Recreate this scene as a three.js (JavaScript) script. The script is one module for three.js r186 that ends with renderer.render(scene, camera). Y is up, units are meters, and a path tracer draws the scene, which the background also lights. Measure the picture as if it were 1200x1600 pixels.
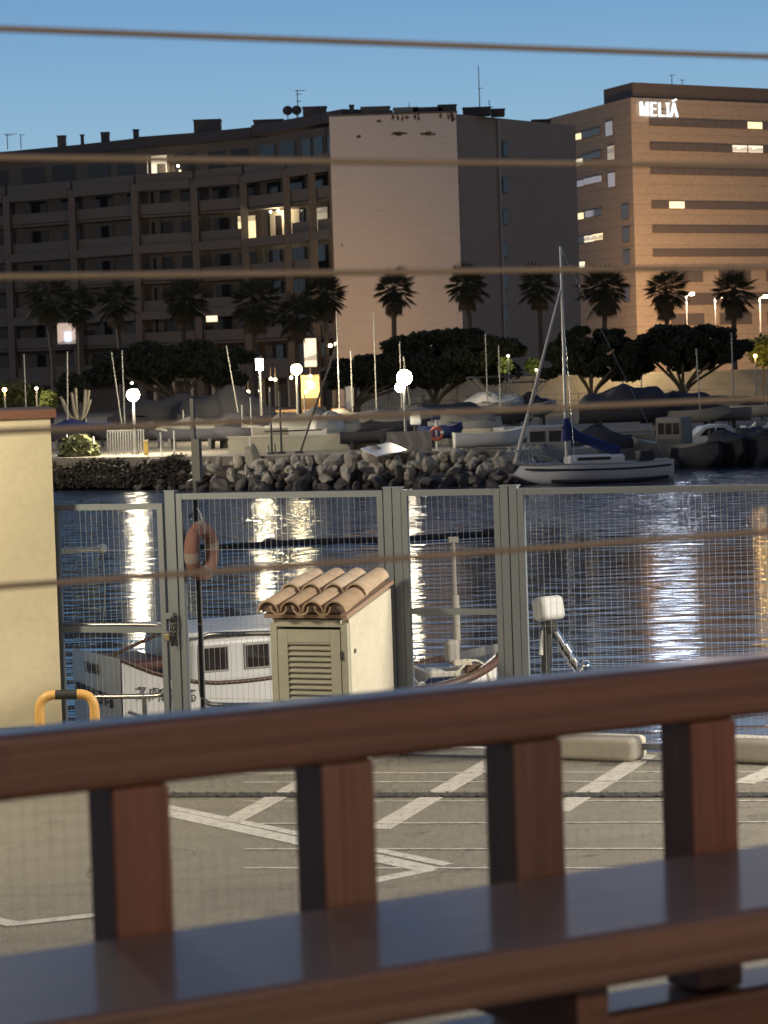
import * as THREE from 'three';
import { mergeGeometries, mergeVertices } from 'three/addons/utils/BufferGeometryUtils.js';
import { RoundedBoxGeometry } from 'three/addons/geometries/RoundedBoxGeometry.js';
import { TextGeometry } from 'three/addons/geometries/TextGeometry.js';
import { RectAreaLightUniformsLib } from 'three/addons/lights/RectAreaLightUniformsLib.js';
import { FontLoader } from 'three/addons/loaders/FontLoader.js';

// ---------------------------------------------------------------- camera, sky, exposure
const scene = new THREE.Scene();
const F = 4300, W = 1200, H = 1600;                       // focal length in photo pixels
const EYE = 3.1;                                          // metres above the quay
const camera = new THREE.PerspectiveCamera(2 * Math.atan(H / 2 / F) * 180 / Math.PI, W / H, 0.1, 3000);
camera.position.set(0, EYE, 0);
camera.rotation.order = 'YXZ';
camera.rotation.set(-Math.atan(220 / F), 0, -1.9 * Math.PI / 180);
camera.focus = 26; camera.userData.fStop = 7.6;
camera.updateMatrixWorld(true);
const renderer = new THREE.WebGLRenderer({ antialias: true });
renderer.toneMapping = THREE.LinearToneMapping;
renderer.toneMappingExposure = 1.0;
renderer.shadowMap.enabled = true;

const mix = (a, b, t) => a + (b - a) * t, clamp = (x, a = 0, b = 1) => Math.min(b, Math.max(a, x));
const sstep = (a, b, x) => { const t = clamp((x - a) / (b - a)); return t * t * (3 - 2 * t); };
{ // dusk sky: afterglow low in the west (ahead), deep blue overhead, dim towards the east
  const w = 1024, h = 512, d = new Float32Array(w * h * 4);
  const stops = [[0, .40, .52, .60], [4.5, .29, .48, .64], [6, .235, .425, .63], [7.8, .175, .355, .595], [13, .12, .22, .39], [30, .075, .13, .25], [90, .05, .085, .17]];
  for (let r = 0; r < h; r++) {
    const el = ((r + .5) / h - .5) * 180, e = Math.max(0, el);
    let k = 0; while (k < stops.length - 2 && e > stops[k + 1][0]) k++;
    const t = clamp((e - stops[k][0]) / (stops[k + 1][0] - stops[k][0])), c = [1, 2, 3].map((i) => mix(stops[k][i], stops[k + 1][i], t));
    const lo = Math.exp(-e / 25), east = [mix(.05, .2, lo), mix(.08, .185, lo), mix(.16, .185, lo)];
    for (let col = 0; col < w; col++) {
      const a = ((col + .5) / w - .5) * 2 * Math.PI, z = Math.sin(a), x = Math.cos(a);
      const west = clamp(.5 - .5 * (z * .97 - x * .24)), k2 = sstep(.1, .95, west), o = (r * w + col) * 4;
      for (let i = 0; i < 3; i++) d[o + i] = mix(east[i], c[i], k2);
      d[o + 3] = 1;
    }
  }
  const t = new THREE.DataTexture(d, w, h, THREE.RGBAFormat, THREE.FloatType);
  t.mapping = THREE.EquirectangularReflectionMapping; t.magFilter = t.minFilter = THREE.LinearFilter; t.needsUpdate = true;
  scene.background = t; scene.environment = t;
}
const sun = new THREE.DirectionalLight(0xffd9b0, .02);     // the sun is down: only a trace of glow from ahead
sun.position.set(60, 40, -300); sun.castShadow = true; sun.shadow.radius = 40;
Object.assign(sun.shadow.camera, { left: -150, right: 150, top: 100, bottom: -100, far: 900 });
scene.add(sun, sun.target);

RectAreaLightUniformsLib.init();
// ---------------------------------------------------------------- helpers
let seed = 20240611;
const rnd = () => { seed = (seed + 0x6d2b79f5) | 0; let t = Math.imul(seed ^ (seed >>> 15), 1 | seed); t = (t + Math.imul(t ^ (t >>> 7), 61 | t)) ^ t; return ((t ^ (t >>> 14)) >>> 0) / 4294967296; };
const rr = (a, b) => a + (b - a) * rnd(), pick = (a) => a[Math.floor(rnd() * a.length)];
const V = (x, y, z) => new THREE.Vector3(x, y, z);
const at = (u, v, D) => { const p = V((u - 600) / F, -(v - 800) / F, -1).applyQuaternion(camera.quaternion); return p.multiplyScalar(D / -p.z).add(camera.position); };   // a point seen at (u, v), D metres ahead
const spot = (u, y, D) => { const a = at(u, 0, D), b = at(u, 1600, D), t = (y - a.y) / (b.y - a.y); return a.lerp(b, t); };                                     // ... at height y
const rowOf = (u, y, D) => { const a = at(u, 0, D), b = at(u, 1600, D); return 1600 * (y - a.y) / (b.y - a.y); };
const yAt = (u, v, D) => at(u, v, D).y;

const taken = {};
const numbered = (n) => { taken[n] = (taken[n] ?? -1) + 1; return taken[n] ? `${n}_${String(taken[n]).padStart(3, '0')}` : n; };
function mesh(name, geo, mat, parent) {
  const m = new THREE.Mesh(Array.isArray(geo) ? merge(geo) : geo, mat);
  m.name = name; m.castShadow = m.receiveShadow = true;
  if (parent) parent.add(m);
  return m;
}
function thing(name, label, category, pos, turn = 0, group) {
  const o = new THREE.Group(); o.name = numbered(name); scene.add(o);
  if (pos) o.position.copy(pos); o.rotation.y = turn;
  o.userData = { label, category }; if (group) o.userData.group = group;
  return o;
}
function single(name, label, category, geo, mat, group) { const m = mesh(numbered(name), geo, mat); scene.add(m); m.userData = { label, category }; if (group) m.userData.group = group; return m; }
function structure(name, geo, mat) { const m = geo ? mesh(numbered(name), geo, mat) : new THREE.Group(); if (!geo) m.name = numbered(name); m.userData.kind = 'structure'; scene.add(m); return m; }
function merge(list) { const l = list.map((g) => { const k = g.index ? g.toNonIndexed() : g.clone(); for (const a of Object.keys(k.attributes)) if (!['position', 'normal', 'uv'].includes(a)) k.deleteAttribute(a); return k; }); return mergeGeometries(l); }
function metric(g) { // uv in metres by the way each face points
  if (g.index) g = g.toNonIndexed(); g.computeVertexNormals();
  const p = g.attributes.position, n = g.attributes.normal, uv = new Float32Array(p.count * 2);
  for (let i = 0; i < p.count; i++) { const ax = Math.abs(n.getX(i)), ay = Math.abs(n.getY(i)), az = Math.abs(n.getZ(i)); const s = ay > ax && ay > az ? [p.getX(i), p.getZ(i)] : ax > az ? [p.getZ(i), p.getY(i)] : [p.getX(i), p.getY(i)]; uv[i * 2] = s[0]; uv[i * 2 + 1] = s[1]; }
  g.setAttribute('uv', new THREE.BufferAttribute(uv, 2)); return g;
}
const box = (w, h, d, x = 0, y = 0, z = 0, ry = 0, rx = 0, rz = 0) => { const g = new THREE.BoxGeometry(w, h, d); if (rx) g.rotateX(rx); if (rz) g.rotateZ(rz); if (ry) g.rotateY(ry); return metric(g.translate(x, y, z)); };
const rbox = (w, h, d, r, x = 0, y = 0, z = 0, ry = 0) => { const g = new RoundedBoxGeometry(w, h, d, 3, r); if (ry) g.rotateY(ry); return g.translate(x, y, z); };
const cyl = (r0, r1, h, x = 0, y = 0, z = 0, n = 10) => new THREE.CylinderGeometry(r1, r0, h, n).translate(x, y + h / 2, z);   // from y up
const ball = (r, x = 0, y = 0, z = 0, n = 12) => new THREE.SphereGeometry(r, n, Math.max(6, n * .7 | 0)).translate(x, y, z);
function rod(a, b, r, r2 = r, n = 6) { const d = b.clone().sub(a), g = new THREE.CylinderGeometry(r2, r, d.length(), n); g.translate(0, d.length() / 2, 0); g.applyQuaternion(new THREE.Quaternion().setFromUnitVectors(V(0, 1, 0), d.normalize())); return g.translate(a.x, a.y, a.z); }
const tube = (pts, r, n = 24, m = 8, closed = false) => new THREE.TubeGeometry(new THREE.CatmullRomCurve3(pts, closed, 'catmullrom', .5), n, r, m, closed);

// textures: grey noise that multiplies a base colour
function vnoise(w, h, cells, s) { // tiling value noise
  const g = new Float32Array(cells * cells); let q = s; const R = () => { q = (q * 1664525 + 1013904223) >>> 0; return q / 4294967296; };
  for (let i = 0; i < g.length; i++) g[i] = R();
  const o = new Float32Array(w * h);
  for (let y = 0; y < h; y++) for (let x = 0; x < w; x++) {
    const fx = x / w * cells, fy = y / h * cells, ix = fx | 0, iy = fy | 0, tx = fx - ix, ty = fy - iy, sx = tx * tx * (3 - 2 * tx), sy = ty * ty * (3 - 2 * ty), jx = (ix + 1) % cells, jy = (iy + 1) % cells;
    o[y * w + x] = mix(mix(g[iy * cells + ix], g[iy * cells + jx], sx), mix(g[jy * cells + ix], g[jy * cells + jx], sx), sy);
  } return o;
}
function tex(size, f, rep, srgb = false) {
  const d = new Uint8Array(size * size * 4);
  for (let y = 0; y < size; y++) for (let x = 0; x < size; x++) { const c = f(x, y), o = (y * size + x) * 4; for (let i = 0; i < 3; i++) d[o + i] = clamp(Array.isArray(c) ? c[i] : c) * 255; d[o + 3] = 255; }
  const t = new THREE.DataTexture(d, size, size); t.wrapS = t.wrapT = THREE.RepeatWrapping; t.magFilter = t.minFilter = THREE.LinearFilter; t.repeat.set(1 / rep, 1 / rep); if (srgb) t.colorSpace = THREE.SRGBColorSpace; t.needsUpdate = true; return t;
}
const N = 256, n4 = vnoise(N, N, 4, 1), n16 = vnoise(N, N, 16, 2), n64 = vnoise(N, N, 64, 3), n128 = vnoise(N, N, 128, 4);
const nz = (x, y) => .4 * n4[y * N + x] + .3 * n16[y * N + x] + .2 * n64[y * N + x] + .1 * n128[y * N + x];
const fine = (x, y) => .5 * n64[y * N + x] + .5 * n128[y * N + x];
const tPlaster = tex(N, (x, y) => .82 + .18 * nz(x, y) + .06 * (fine(x, y) - .5), 3);
const tPlasterFar = tPlaster.clone(); tPlasterFar.repeat.set(1 / 14, 1 / 14);
const tGrain = tex(N, (x, y) => .35 + .65 * (fine(x, y)), .9);
const tAsphalt = (() => { // aggregate, oil spots, patches, tyre scuffs and cracks
  const S = 1024, c = document.createElement('canvas'); c.width = c.height = S; const x = c.getContext('2d'); x.fillStyle = '#c0bcb2'; x.fillRect(0, 0, S, S);
  for (let i = 0; i < 9; i++) { const g = 165 + rnd() * 40 | 0; x.fillStyle = `rgba(${g},${g - 3},${g - 10},.45)`; x.save(); x.translate(rnd() * S, rnd() * S); x.rotate(rr(-.2, .2)); x.fillRect(-80, -40, rr(90, 240), rr(40, 120)); x.restore(); }
  for (let i = 0; i < 130; i++) { const g = 60 + rnd() * 60 | 0, s = rr(3, 26) * rnd(); x.fillStyle = `rgba(${g},${g - 4},${g - 8},${rr(.08, .4)})`; x.beginPath(); x.ellipse(rnd() * S, rnd() * S, s + 2, s * rr(.4, 1) + 1, rnd() * 3, 0, 7); x.fill(); }
  for (let i = 0; i < 14; i++) { x.strokeStyle = `rgba(55,50,45,${rr(.25, .6)})`; x.lineWidth = rr(.8, 2); x.beginPath(); let px = rnd() * S, py = rnd() * S, a = rnd() * 6; x.moveTo(px, py); for (let k = 0; k < 22; k++) { a += rr(-.6, .6); px += Math.cos(a) * 14; py += Math.sin(a) * 14; x.lineTo(px, py); } x.stroke(); }
  for (let i = 0; i < 8; i++) { x.strokeStyle = `rgba(70,66,60,${rr(.06, .14)})`; x.lineWidth = rr(10, 18); x.beginPath(); const y0 = rnd() * S; x.moveTo(-20, y0); x.bezierCurveTo(S * .3, y0 + rr(-90, 90), S * .6, y0 + rr(-90, 90), S + 20, y0 + rr(-60, 60)); x.stroke(); }
  const d = x.getImageData(0, 0, S, S); for (let i = 0; i < d.data.length; i += 4) { const r = rnd(), k = (r - .5) * 62 + (r > .975 ? 45 : 0) + (r < .02 ? -40 : 0); for (let j = 0; j < 3; j++) d.data[i + j] = clamp(d.data[i + j] + k, 0, 255); } x.putImageData(d, 0, 0);
  const t = new THREE.CanvasTexture(c); t.wrapS = t.wrapT = THREE.RepeatWrapping; t.repeat.set(1 / 7.3, 1 / 7.3); t.colorSpace = THREE.SRGBColorSpace; return t; })();
const tPaint = tex(512, (x, y) => { const i = (y % N) * N + (x % N), r = rnd(), w = .55 * n64[i] + .45 * n16[i]; return (w < .36 || r < .1 ? .55 : .95) + .12 * (r - .5); }, 1.3);
const tAsphaltBump = tex(512, () => rnd(), 1.4);
const tWood = tex(N, (x, y) => { const k = n4[(y * 1 % N) * N + ((x * 1) % N)], s = n64[((y * 3 | 0) % N) * N + ((x >> 4) % N)]; const fleck = rnd() < .0035 ? .9 : 0; return .56 + .34 * s + .3 * (k - .5) + .2 * (n128[y * N + (x >> 3) % N] - .5) + fleck; }, .8);
const tBrick = tex(512, (x, y) => { const row = y / 16 | 0, yy = y % 16, xx = (x + (row % 2) * 24) % 48, m = yy < 2 || xx < 2, c = n128[(row * 7 % N) * N + (((x + (row % 2) * 24) / 48 | 0) * 5 % N)]; return (m ? .72 : .8 + .2 * c) * (.94 + .1 * n16[(y % N) * N + x % N]) * (row % 8 === 0 ? .86 : 1); }, 5);
const tRock = tex(N, (x, y) => .5 + .5 * nz(x, y) + .25 * (fine(x, y) - .5), 1.2);

const M = (r, g, b, rough = .8, o = {}) => { const m = new THREE.MeshStandardMaterial({ roughness: rough, ...o }); m.color.setRGB(r, g, b); return m; };
const PM = (r, g, b, rough, o = {}) => { const m = new THREE.MeshPhysicalMaterial({ roughness: rough, ...o }); m.color.setRGB(r, g, b); return m; };
const glow = (r, g, b, k) => { const m = new THREE.MeshStandardMaterial({ roughness: .5 }); m.color.setRGB(.6, .6, .58); m.emissive.setRGB(r, g, b); m.emissiveIntensity = k; return m; };
const tCurtain = tex(N, (x, y) => { const f = .62 + .25 * Math.sin(x * .42) * Math.sin(x * .13 + 1) + .2 * (n16[y * N + x] - .5), low = n16[(x >> 2) * 1 + 9 * N] * 70 + 20; return y < low ? .22 : f; }, 2.1);
const curtained = (m) => { m.emissiveMap = tCurtain; m.emissiveIntensity *= 1.45; return m; };
const font = await new FontLoader().loadAsync('fonts/droid/droid_sans_bold.typeface.json');
const fontRegular = await new FontLoader().loadAsync('fonts/droid/droid_sans_regular.typeface.json');
const mat = {
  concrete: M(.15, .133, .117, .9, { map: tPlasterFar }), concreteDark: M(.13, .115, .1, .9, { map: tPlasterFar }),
  gable: M(.46, .385, .31, .9, { map: tPlasterFar }), taupeShaded: M(.4, .285, .21, .9, { map: tPlasterFar }), roofDark: M(.06, .055, .06, .8), brick: M(.43, .345, .26, .9, { map: tBrick }), hotelRoof: M(.12, .095, .08, .8),
  glass: PM(.02, .022, .026, .08, { ior: 1.5 }), frame: M(.12, .11, .1, .6), frameLight: M(.4, .38, .35, .6),
  litWarm: curtained(glow(1, .74, .38, 1.5)), litPale: curtained(glow(1, .85, .58, 1.3)), litDim: curtained(glow(1, .8, .5, .28)), litPink: curtained(glow(1, .7, .52, .55)), litBlue: glow(.55, .7, 1, 1.7),
  ironDark: M(.03, .03, .032, .5), pole: M(.28, .28, .27, .45, { metalness: .5 }), galv: M(.205, .225, .238, .5, { metalness: .15 }), wire: M(.4, .41, .39, .45, { metalness: .15 }), steel: M(.55, .54, .52, .22, { metalness: 1 }), chrome: M(.75, .76, .78, .15, { metalness: 1 }),
  white: PM(.74, .74, .71, .35, { clearcoat: .3 }), offwhite: PM(.42, .41, .37, .45), cream: M(.5, .46, .36, .6), tarpGrey: M(.24, .23, .2, .85), tarpDark: M(.035, .035, .045, .8), tarpBlue: M(.02, .035, .14, .8), rubber: M(.02, .02, .02, .7), woodTrim: M(.1, .055, .035, .5), maroon: M(.09, .035, .03, .6), windowDark: PM(.03, .025, .025, .1),
  bark: M(.16, .13, .1, .95, { map: tRock }), palmTrunk: M(.16, .125, .09, .95, { map: tRock }),
};
// ---------------------------------------------------------------- water
const SEA = -0.8;
{
  const w = 1024, h = 2048, X0 = -32, XW = 64, Z0 = -20, ZW = 85, d = new Float32Array(w * h * 4), waves = [];
  for (let i = 0; i < 30; i++) { const L = .22 * Math.pow(10, rnd() * .95), a = (rnd() + rnd() - 1) * .5, k = 2 * Math.PI / L; waves.push([k * Math.sin(a), k * Math.cos(a), rnd() * 6.28, Math.sin(a), Math.cos(a), Math.pow(L, -.15)]); }
  const norm = Math.sqrt(waves.reduce((s, q) => s + q[5] * q[5] / 2, 0));
  for (let y = 0; y < h; y++) {
    const z = ZW * (y + .5) / h, D = 20 + z;
    for (let x = 0; x < w; x++) {
      const px = X0 + XW * (x + .5) / w, i1 = ((y * .35 | 0) % N) * N + ((x * .9 | 0) % N), e = n4[i1], e2 = n16[i1];
      const ruffled = sstep(46, 74, D + 16 * (e - .5)), amp = mix(.019, .085, ruffled) * (.65 + .5 * e + .35 * e2) / norm;
      const wx = px + .5 * e2, wz = z + .5 * e;
      let sx = 0, sz = 0;
      for (const q of waves) { const c = q[5] * Math.cos(q[0] * wx + q[1] * wz + q[2]); sx += c * q[3]; sz += c * q[4]; }
      sx *= amp * 2.2; sz *= amp;
      const l = 1 / Math.hypot(sx, sz, 1), o = (y * w + x) * 4;
      d[o] = .5 - .5 * sx * l; d[o + 1] = .5 - .5 * sz * l; d[o + 2] = .5 + .5 * l; d[o + 3] = 1;
    }
  }
  const t = new THREE.DataTexture(d, w, h, THREE.RGBAFormat, THREE.FloatType); t.wrapS = t.wrapT = THREE.RepeatWrapping; t.magFilter = t.minFilter = THREE.LinearFilter; t.needsUpdate = true;
  const g = new THREE.PlaneGeometry(500, 300, 1, 1).rotateX(-Math.PI / 2).translate(0, SEA, -130), p = g.attributes.position, uv = g.attributes.uv;
  for (let i = 0; i < p.count; i++) uv.setXY(i, (p.getX(i) - X0) / XW, (-p.getZ(i) + Z0) / ZW);
  structure('sea_water', g, PM(.02, .03, .06, .075, { ior: 1.34, normalMap: t }));
}
// ---------------------------------------------------------------- near quay and far shore
const fenceA = spot(290, 0, 22.9), fenceB = spot(1200, 0, 21.0), FE = fenceB.clone().sub(fenceA).setY(0).normalize(), FN = V(FE.z, 0, -FE.x);   // along the fence, and away towards the water
const fenceAngle = Math.atan2(-FE.z, FE.x);
const onFence = (u, y = 0) => { const t = (u - 290) / 910, D = 1 / mix(1 / 22.9, 1 / 21.0, t); return spot(u, y, D); };
const slab = (pts, y0, y1) => { const s = new THREE.Shape(pts.map(([x, z]) => new THREE.Vector2(x, -z))); return metric(new THREE.ExtrudeGeometry(s, { depth: y1 - y0, bevelEnabled: false }).rotateX(-Math.PI / 2).translate(0, y0, 0)); };
{
  const e0 = fenceA.clone().addScaledVector(FN, .42).addScaledVector(FE, -60), e1 = fenceA.clone().addScaledVector(FN, .42).addScaledVector(FE, 60);
  structure('quay_ground', slab([[-60, 30], [e1.x, 30], [e1.x, e1.z], [e0.x, e0.z], [-60, -20]], -3, 0), M(.34, .32, .285, .88, { map: tAsphalt, bumpMap: tAsphaltBump, bumpScale: .004 }));
  structure('shore_ground', slab([[-200, -140], [-40, -107], [-11.6, -101.2], [-3.3, -95], [4.0, -92.8], [5.6, -97], [7, -107], [200, -107], [200, -900], [-200, -900]], -3, .3), M(.2, .175, .14, .95, { map: tPlasterFar }));
  structure('promenade_road', slab([[-190, -162], [190, -162], [190, -178], [-190, -178]], .3, .42), M(.33, .3, .26, .9, { map: tPlasterFar }));
}
// paint on the quay: straight lines between two seen points, on the ground
const gdist = (u, v) => { const a = at(u, v, 10); return 10 * EYE / (EYE - a.y); };
const paintMat = M(.52, .5, .45, .8, { map: tPaint }), paintOld = M(.5, .47, .41, .85, { map: tPaint });
const paint = (u0, v0, u1, v1, w, m = paintMat) => {
  const a = at(u0, v0, gdist(u0, v0)), b = at(u1, v1, gdist(u1, v1)), d = b.clone().sub(a), L = d.length();
  const g = box(L, .004, w, 0, 0, 0); const o = structure('painted_line', g, m);
  o.position.set((a.x + b.x) / 2, .0025 + .0005 * (taken.painted_line % 5), (a.z + b.z) / 2); o.rotation.y = Math.atan2(-d.z, d.x);
};
for (const [v0, v1, w] of [[1209, 1206, .035], [1223, 1221, .035], [1253, 1252, .03], [1288, 1285, .035], [1328, 1327, .035], [1357, 1357, .04]]) paint(380, v0, 1320, v1, w);
paint(250, 1259, 700, 1352, .1); paint(240, 1266, 672, 1360, .17); paint(672, 1359, 560, 1382, .12); paint(360, 1285, 480, 1220, .16, paintOld); paint(590, 1296, 775, 1186, .17, paintOld); paint(870, 1268, 1010, 1180, .17, paintOld); paint(1160, 1225, 1260, 1180, .17, paintOld);
paint(-40, 1432, 25, 1446, .12); paint(15, 1446, 150, 1431, .11);
{ // drain grate across the quay
  const a = at(150, 1243, gdist(150, 1243)), b = at(1300, 1243, gdist(1300, 1243)), d = b.clone().sub(a), L = d.length();
  const g = structure('drain_channel'); g.position.set((a.x + b.x) / 2, 0, (a.z + b.z) / 2); g.rotation.y = Math.atan2(-d.z, d.x);
  mesh('channel', box(L, .004, .2, 0, .006, 0), M(.03, .03, .028, .9), g);
  for (let i = 0; i < Math.floor(L / .13); i++) mesh('grate_bar', box(.02, .008, .19, -L / 2 + .06 + i * .13, .0125, 0), M(.06, .055, .045, .7), g);
}
{ // low concrete block at the quay edge
  const a = at(868, 1192, gdist(868, 1192)), b = at(1002, 1196, gdist(1002, 1196)), L = 0.78;
  for (const [u, lab] of [[905, 'low pale concrete kerb block with rounded end at the quay edge'], [1230, 'low pale concrete kerb block cut by the right edge of the view']]) {
    const p = onFence(u).addScaledVector(FN, .02); const t = thing('kerb_block', lab, 'kerb', p, fenceAngle - .12, 'kerb blocks along the quay edge');
    mesh('block', rbox(1.05, .19, .3, .05, 0, .095, 0), M(.5, .46, .38, .85, { map: tPlaster }), t);
  }
}
// ---------------------------------------------------------------- rock bank on the far shore
const rockGeos = []; for (let k = 0; k < 10; k++) { const g = mergeVertices(new THREE.IcosahedronGeometry(.5, 1).deleteAttribute('normal').deleteAttribute('uv')), p = g.attributes.position, w1 = V(rr(-1, 1), rr(-1, 1), rr(-1, 1)).multiplyScalar(5), w2 = V(rr(-1, 1), rr(-1, 1), rr(-1, 1)).multiplyScalar(9), ph = rr(0, 6); for (let i = 0; i < p.count; i++) { const q = V(p.getX(i), p.getY(i), p.getZ(i)), s = 1 + .17 * Math.sin(q.dot(w1) + ph) + .09 * Math.sin(q.dot(w2) + ph) + rr(-.16, .16); p.setXYZ(i, p.getX(i) * s * 1.25, p.getY(i) * s * .8, p.getZ(i) * s); } rockGeos.push(metric(g)); }
{
  const bank = structure('rock_bank'), line = [[-24, -104], [-11.6, -101.2], [-3.3, -95], [4.2, -92.6], [5.4, -95.5]].map(([x, z]) => V(x, 0, z)), pale = [0, 1, 2].map((i) => M(.48 + .07 * i, .44 + .065 * i, .35 + .05 * i, .95, { map: tRock })), wet = [0, 1].map((i) => M(.085 + .03 * i, .075 + .025 * i, .065 + .02 * i, .6, { map: tRock })), earth = [M(.09, .07, .05, .95, { map: tRock }), M(.13, .1, .075, .95, { map: tRock })];
  const curve = new THREE.CatmullRomCurve3(line, false, 'catmullrom', .2);
  for (let i = 0; i < 280; i++) {
    const s = mix(.36, 1, i / 280), c = curve.getPoint(s), tng = curve.getTangent(s), out = V(-tng.z, 0, tng.x); if (out.z < 0) out.negate();
    const row = i % 4, y = [.06, -.2, -.46, -.74][row] + rr(-.1, .08), size = rr(.22, .6) * (row === 3 ? 1.1 : 1);
    const dark = c.x < -7.2 + rr(-1, 1), o = mesh('rock', pick(rockGeos), row === 3 ? pick(wet) : dark ? pick(earth) : row === 2 && rnd() < .5 ? pick(wet) : pick(pale), bank);
    o.position.copy(c).addScaledVector(out, [.05, .45, .85, 1.2][row] + rr(-.12, .15)).addScaledVector(tng, rr(-.2, .2)).setY(y); o.rotation.set(rr(0, 6), rr(0, 6), rr(0, 6)); o.scale.set(size * rr(.9, 1.5), size * rr(.75, 1), size);
  }
  mesh('bank_core', (() => { const g = tube(curve.getPoints(20).map((p) => p.clone().setY(-.95).add(V(0, 0, -.1))), .95, 60, 10); return metric(g.scale(1, 1, 1)); })(), earth[0], bank);
}
// ---------------------------------------------------------------- left apartment building: curved facade of tall framed bays
function facade(u, v, P, dir) { // where the ray through (u, v) meets the upright plane through P along dir: [metres along, height]
  const r = V((u - 600) / F, -(v - 800) / F, -1).applyQuaternion(camera.quaternion), n = V(-dir.z, 0, dir.x), k = P.clone().sub(camera.position).dot(n) / r.dot(n), h = r.multiplyScalar(k).add(camera.position);
  return [h.clone().sub(P).dot(dir), h.y];
}
{
  const us = [-95, 10, 112, 210, 303, 380, 447, 487, 519], rel = [283, 287, 292, 298, 301, 305, 312, 317, 321], cols = us.map((u, i) => { const D = F * 17.25 / rel[i]; return spot(u, 20, D).setY(0); });
  const b = thing('apartment_building', 'dark concrete apartment block with curved facade of tall framed balcony bays', 'building');
  const levels = [3.2, 8.8, 14.75, 20.35], lit = {}; // key bay:level:floor
  lit['4:2:0'] = mat.litWarm; lit['6:2:0'] = mat.litDim; lit['1:1:0x'] = 0;
  cols.forEach((c, i) => mesh('column', box(.62, 20.3, .7, c.x, .3 + 10.15, c.z, 0), mat.concrete, b));
  for (let i = 0; i < cols.length - 1; i++) {
    const a = cols[i], c = cols[i + 1], d = c.clone().sub(a), L = d.length(), dir = d.clone().normalize(), ang = Math.atan2(-d.z, d.x), n = V(dir.z, 0, -dir.x); if (n.z > 0) n.negate();  // n: away from us
    const mid = a.clone().add(c).multiplyScalar(.5), put = (w, h, dp, s, y, back) => { const p = mid.clone().addScaledVector(dir, s).addScaledVector(n, back); return box(w, h, dp, p.x, y, p.z, ang); };
    for (const y of levels) mesh('floor_beam', put(L - .6, .75, .55, 0, y, 0), mat.concrete, b);
    mesh('back_wall', put(L + 1.9, 22, .3, 0, 11.3, 2.35), mat.concrete, b);
    for (let l = 0; l < 3; l++) for (let f = 0; f < 2; f++) {
      const y0 = levels[l] + .4 + f * 2.75;
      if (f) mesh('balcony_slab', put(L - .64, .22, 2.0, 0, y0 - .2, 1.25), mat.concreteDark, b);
      if (!(i === 5 && l === 2 && !f) && !(i === 7 && l === 1 && f)) mesh('balcony_parapet', put(L - .66, .95, .12, 0, y0 + .45, f ? .28 : .3), mat.concrete, b);
      const nw = L > 4.5 ? 2 : 1;
      for (let k = 0; k < nw; k++) {
        const ww = Math.min(2.1, L / nw - .8), s = (k - (nw - 1) / 2) * (L / nw), key = `${i}:${l}:${f}`, isLit = key in lit && lit[key] && (nw === 1 || k === 1);
        const wn = mesh('window', put(ww + .16, 2.16, .1, s, y0 + 1.12, 2.14), mat.frame, b);
        mesh('pane', put(ww / 2 - .04, 2.0, .05, s - ww / 4, y0 + 1.12, 2.085), isLit ? lit[key] : mat.glass, wn); mesh('pane', put(ww / 2 - .04, 2.0, .05, s + ww / 4, y0 + 1.12, 2.085), isLit ? lit[key] : mat.glass, wn);
      }
    }
    // set-back top storey and roof
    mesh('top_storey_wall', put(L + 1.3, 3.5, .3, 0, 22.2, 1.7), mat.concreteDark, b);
    mesh('terrace_parapet', put(L - .3, .8, .15, 0, 21.1, .1), mat.concrete, b);
    for (let k = 0; k < 2; k++) { const wn = mesh('window', put(L * .36, 1.9, .08, (k - .5) * L * .46, 22.3, 1.5), mat.frame, b); mesh('pane', put(L * .36 - .2, 1.75, .05, (k - .5) * L * .46, 22.3, 1.445), i === 3 && k === 0 ? mat.litPale : mat.glass, wn); }
    mesh('roof_slab', put(L + .2, .9, 5, 0, 24.4 + (i > 4 ? .25 : i > 2 ? .1 : 0), 3.6), mat.roofDark, b);
    // ground storey: shop glass between pillars
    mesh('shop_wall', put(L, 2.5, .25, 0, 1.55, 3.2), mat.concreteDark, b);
    if (i > 2) for (let k = 0; k < 3; k++) { const s = (k - 1) * L / 3.2; mesh('shop_pillar', put(.28, 2.5, .28, s, 1.55, .5), mat.cream, b); }
  }
  // two loggias and a roof terrace with their lamps on
  const loggia = (i, y, w, h, I, bulbs) => { const a = cols[i], c = cols[i + 1], d = c.clone().sub(a), dir = d.clone().normalize(), ang = Math.atan2(-d.z, d.x), n = V(dir.z, 0, -dir.x); if (n.z > 0) n.negate(); const mid = a.clone().add(c).multiplyScalar(.5), at2 = (s, back) => mid.clone().addScaledVector(dir, s).addScaledVector(n, back); const q = at2(0, 2.0); mesh('loggia_lining', box(w, h, .06, q.x, y, q.z, ang), M(.6, .54, .42, .8), b); const sh = at2(-w * .2, 1.96); mesh('loggia_door', box(w * .22, h * .8, .05, sh.x, y - h * .08, sh.z, ang), mat.windowDark, b); for (const s of bulbs) { const p = at2(s, 1.2); mesh('ceiling_bulb', ball(.09, p.x, y + h / 2 - .1, p.z), glow(1, .9, .68, 20), b); } const lp = at2(0, 1.0); const l = new THREE.PointLight(0xffe6b8, I); l.position.set(lp.x, y + h / 2 - .35, lp.z); l.castShadow = true; l.shadow.radius = 5; scene.add(l); };
  loggia(5, 16.3, 4.6, 2.3, 16, [-1, .2, 1.2]); loggia(7, 13.1, 2.4, 2.2, 14, [.2]);
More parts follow.
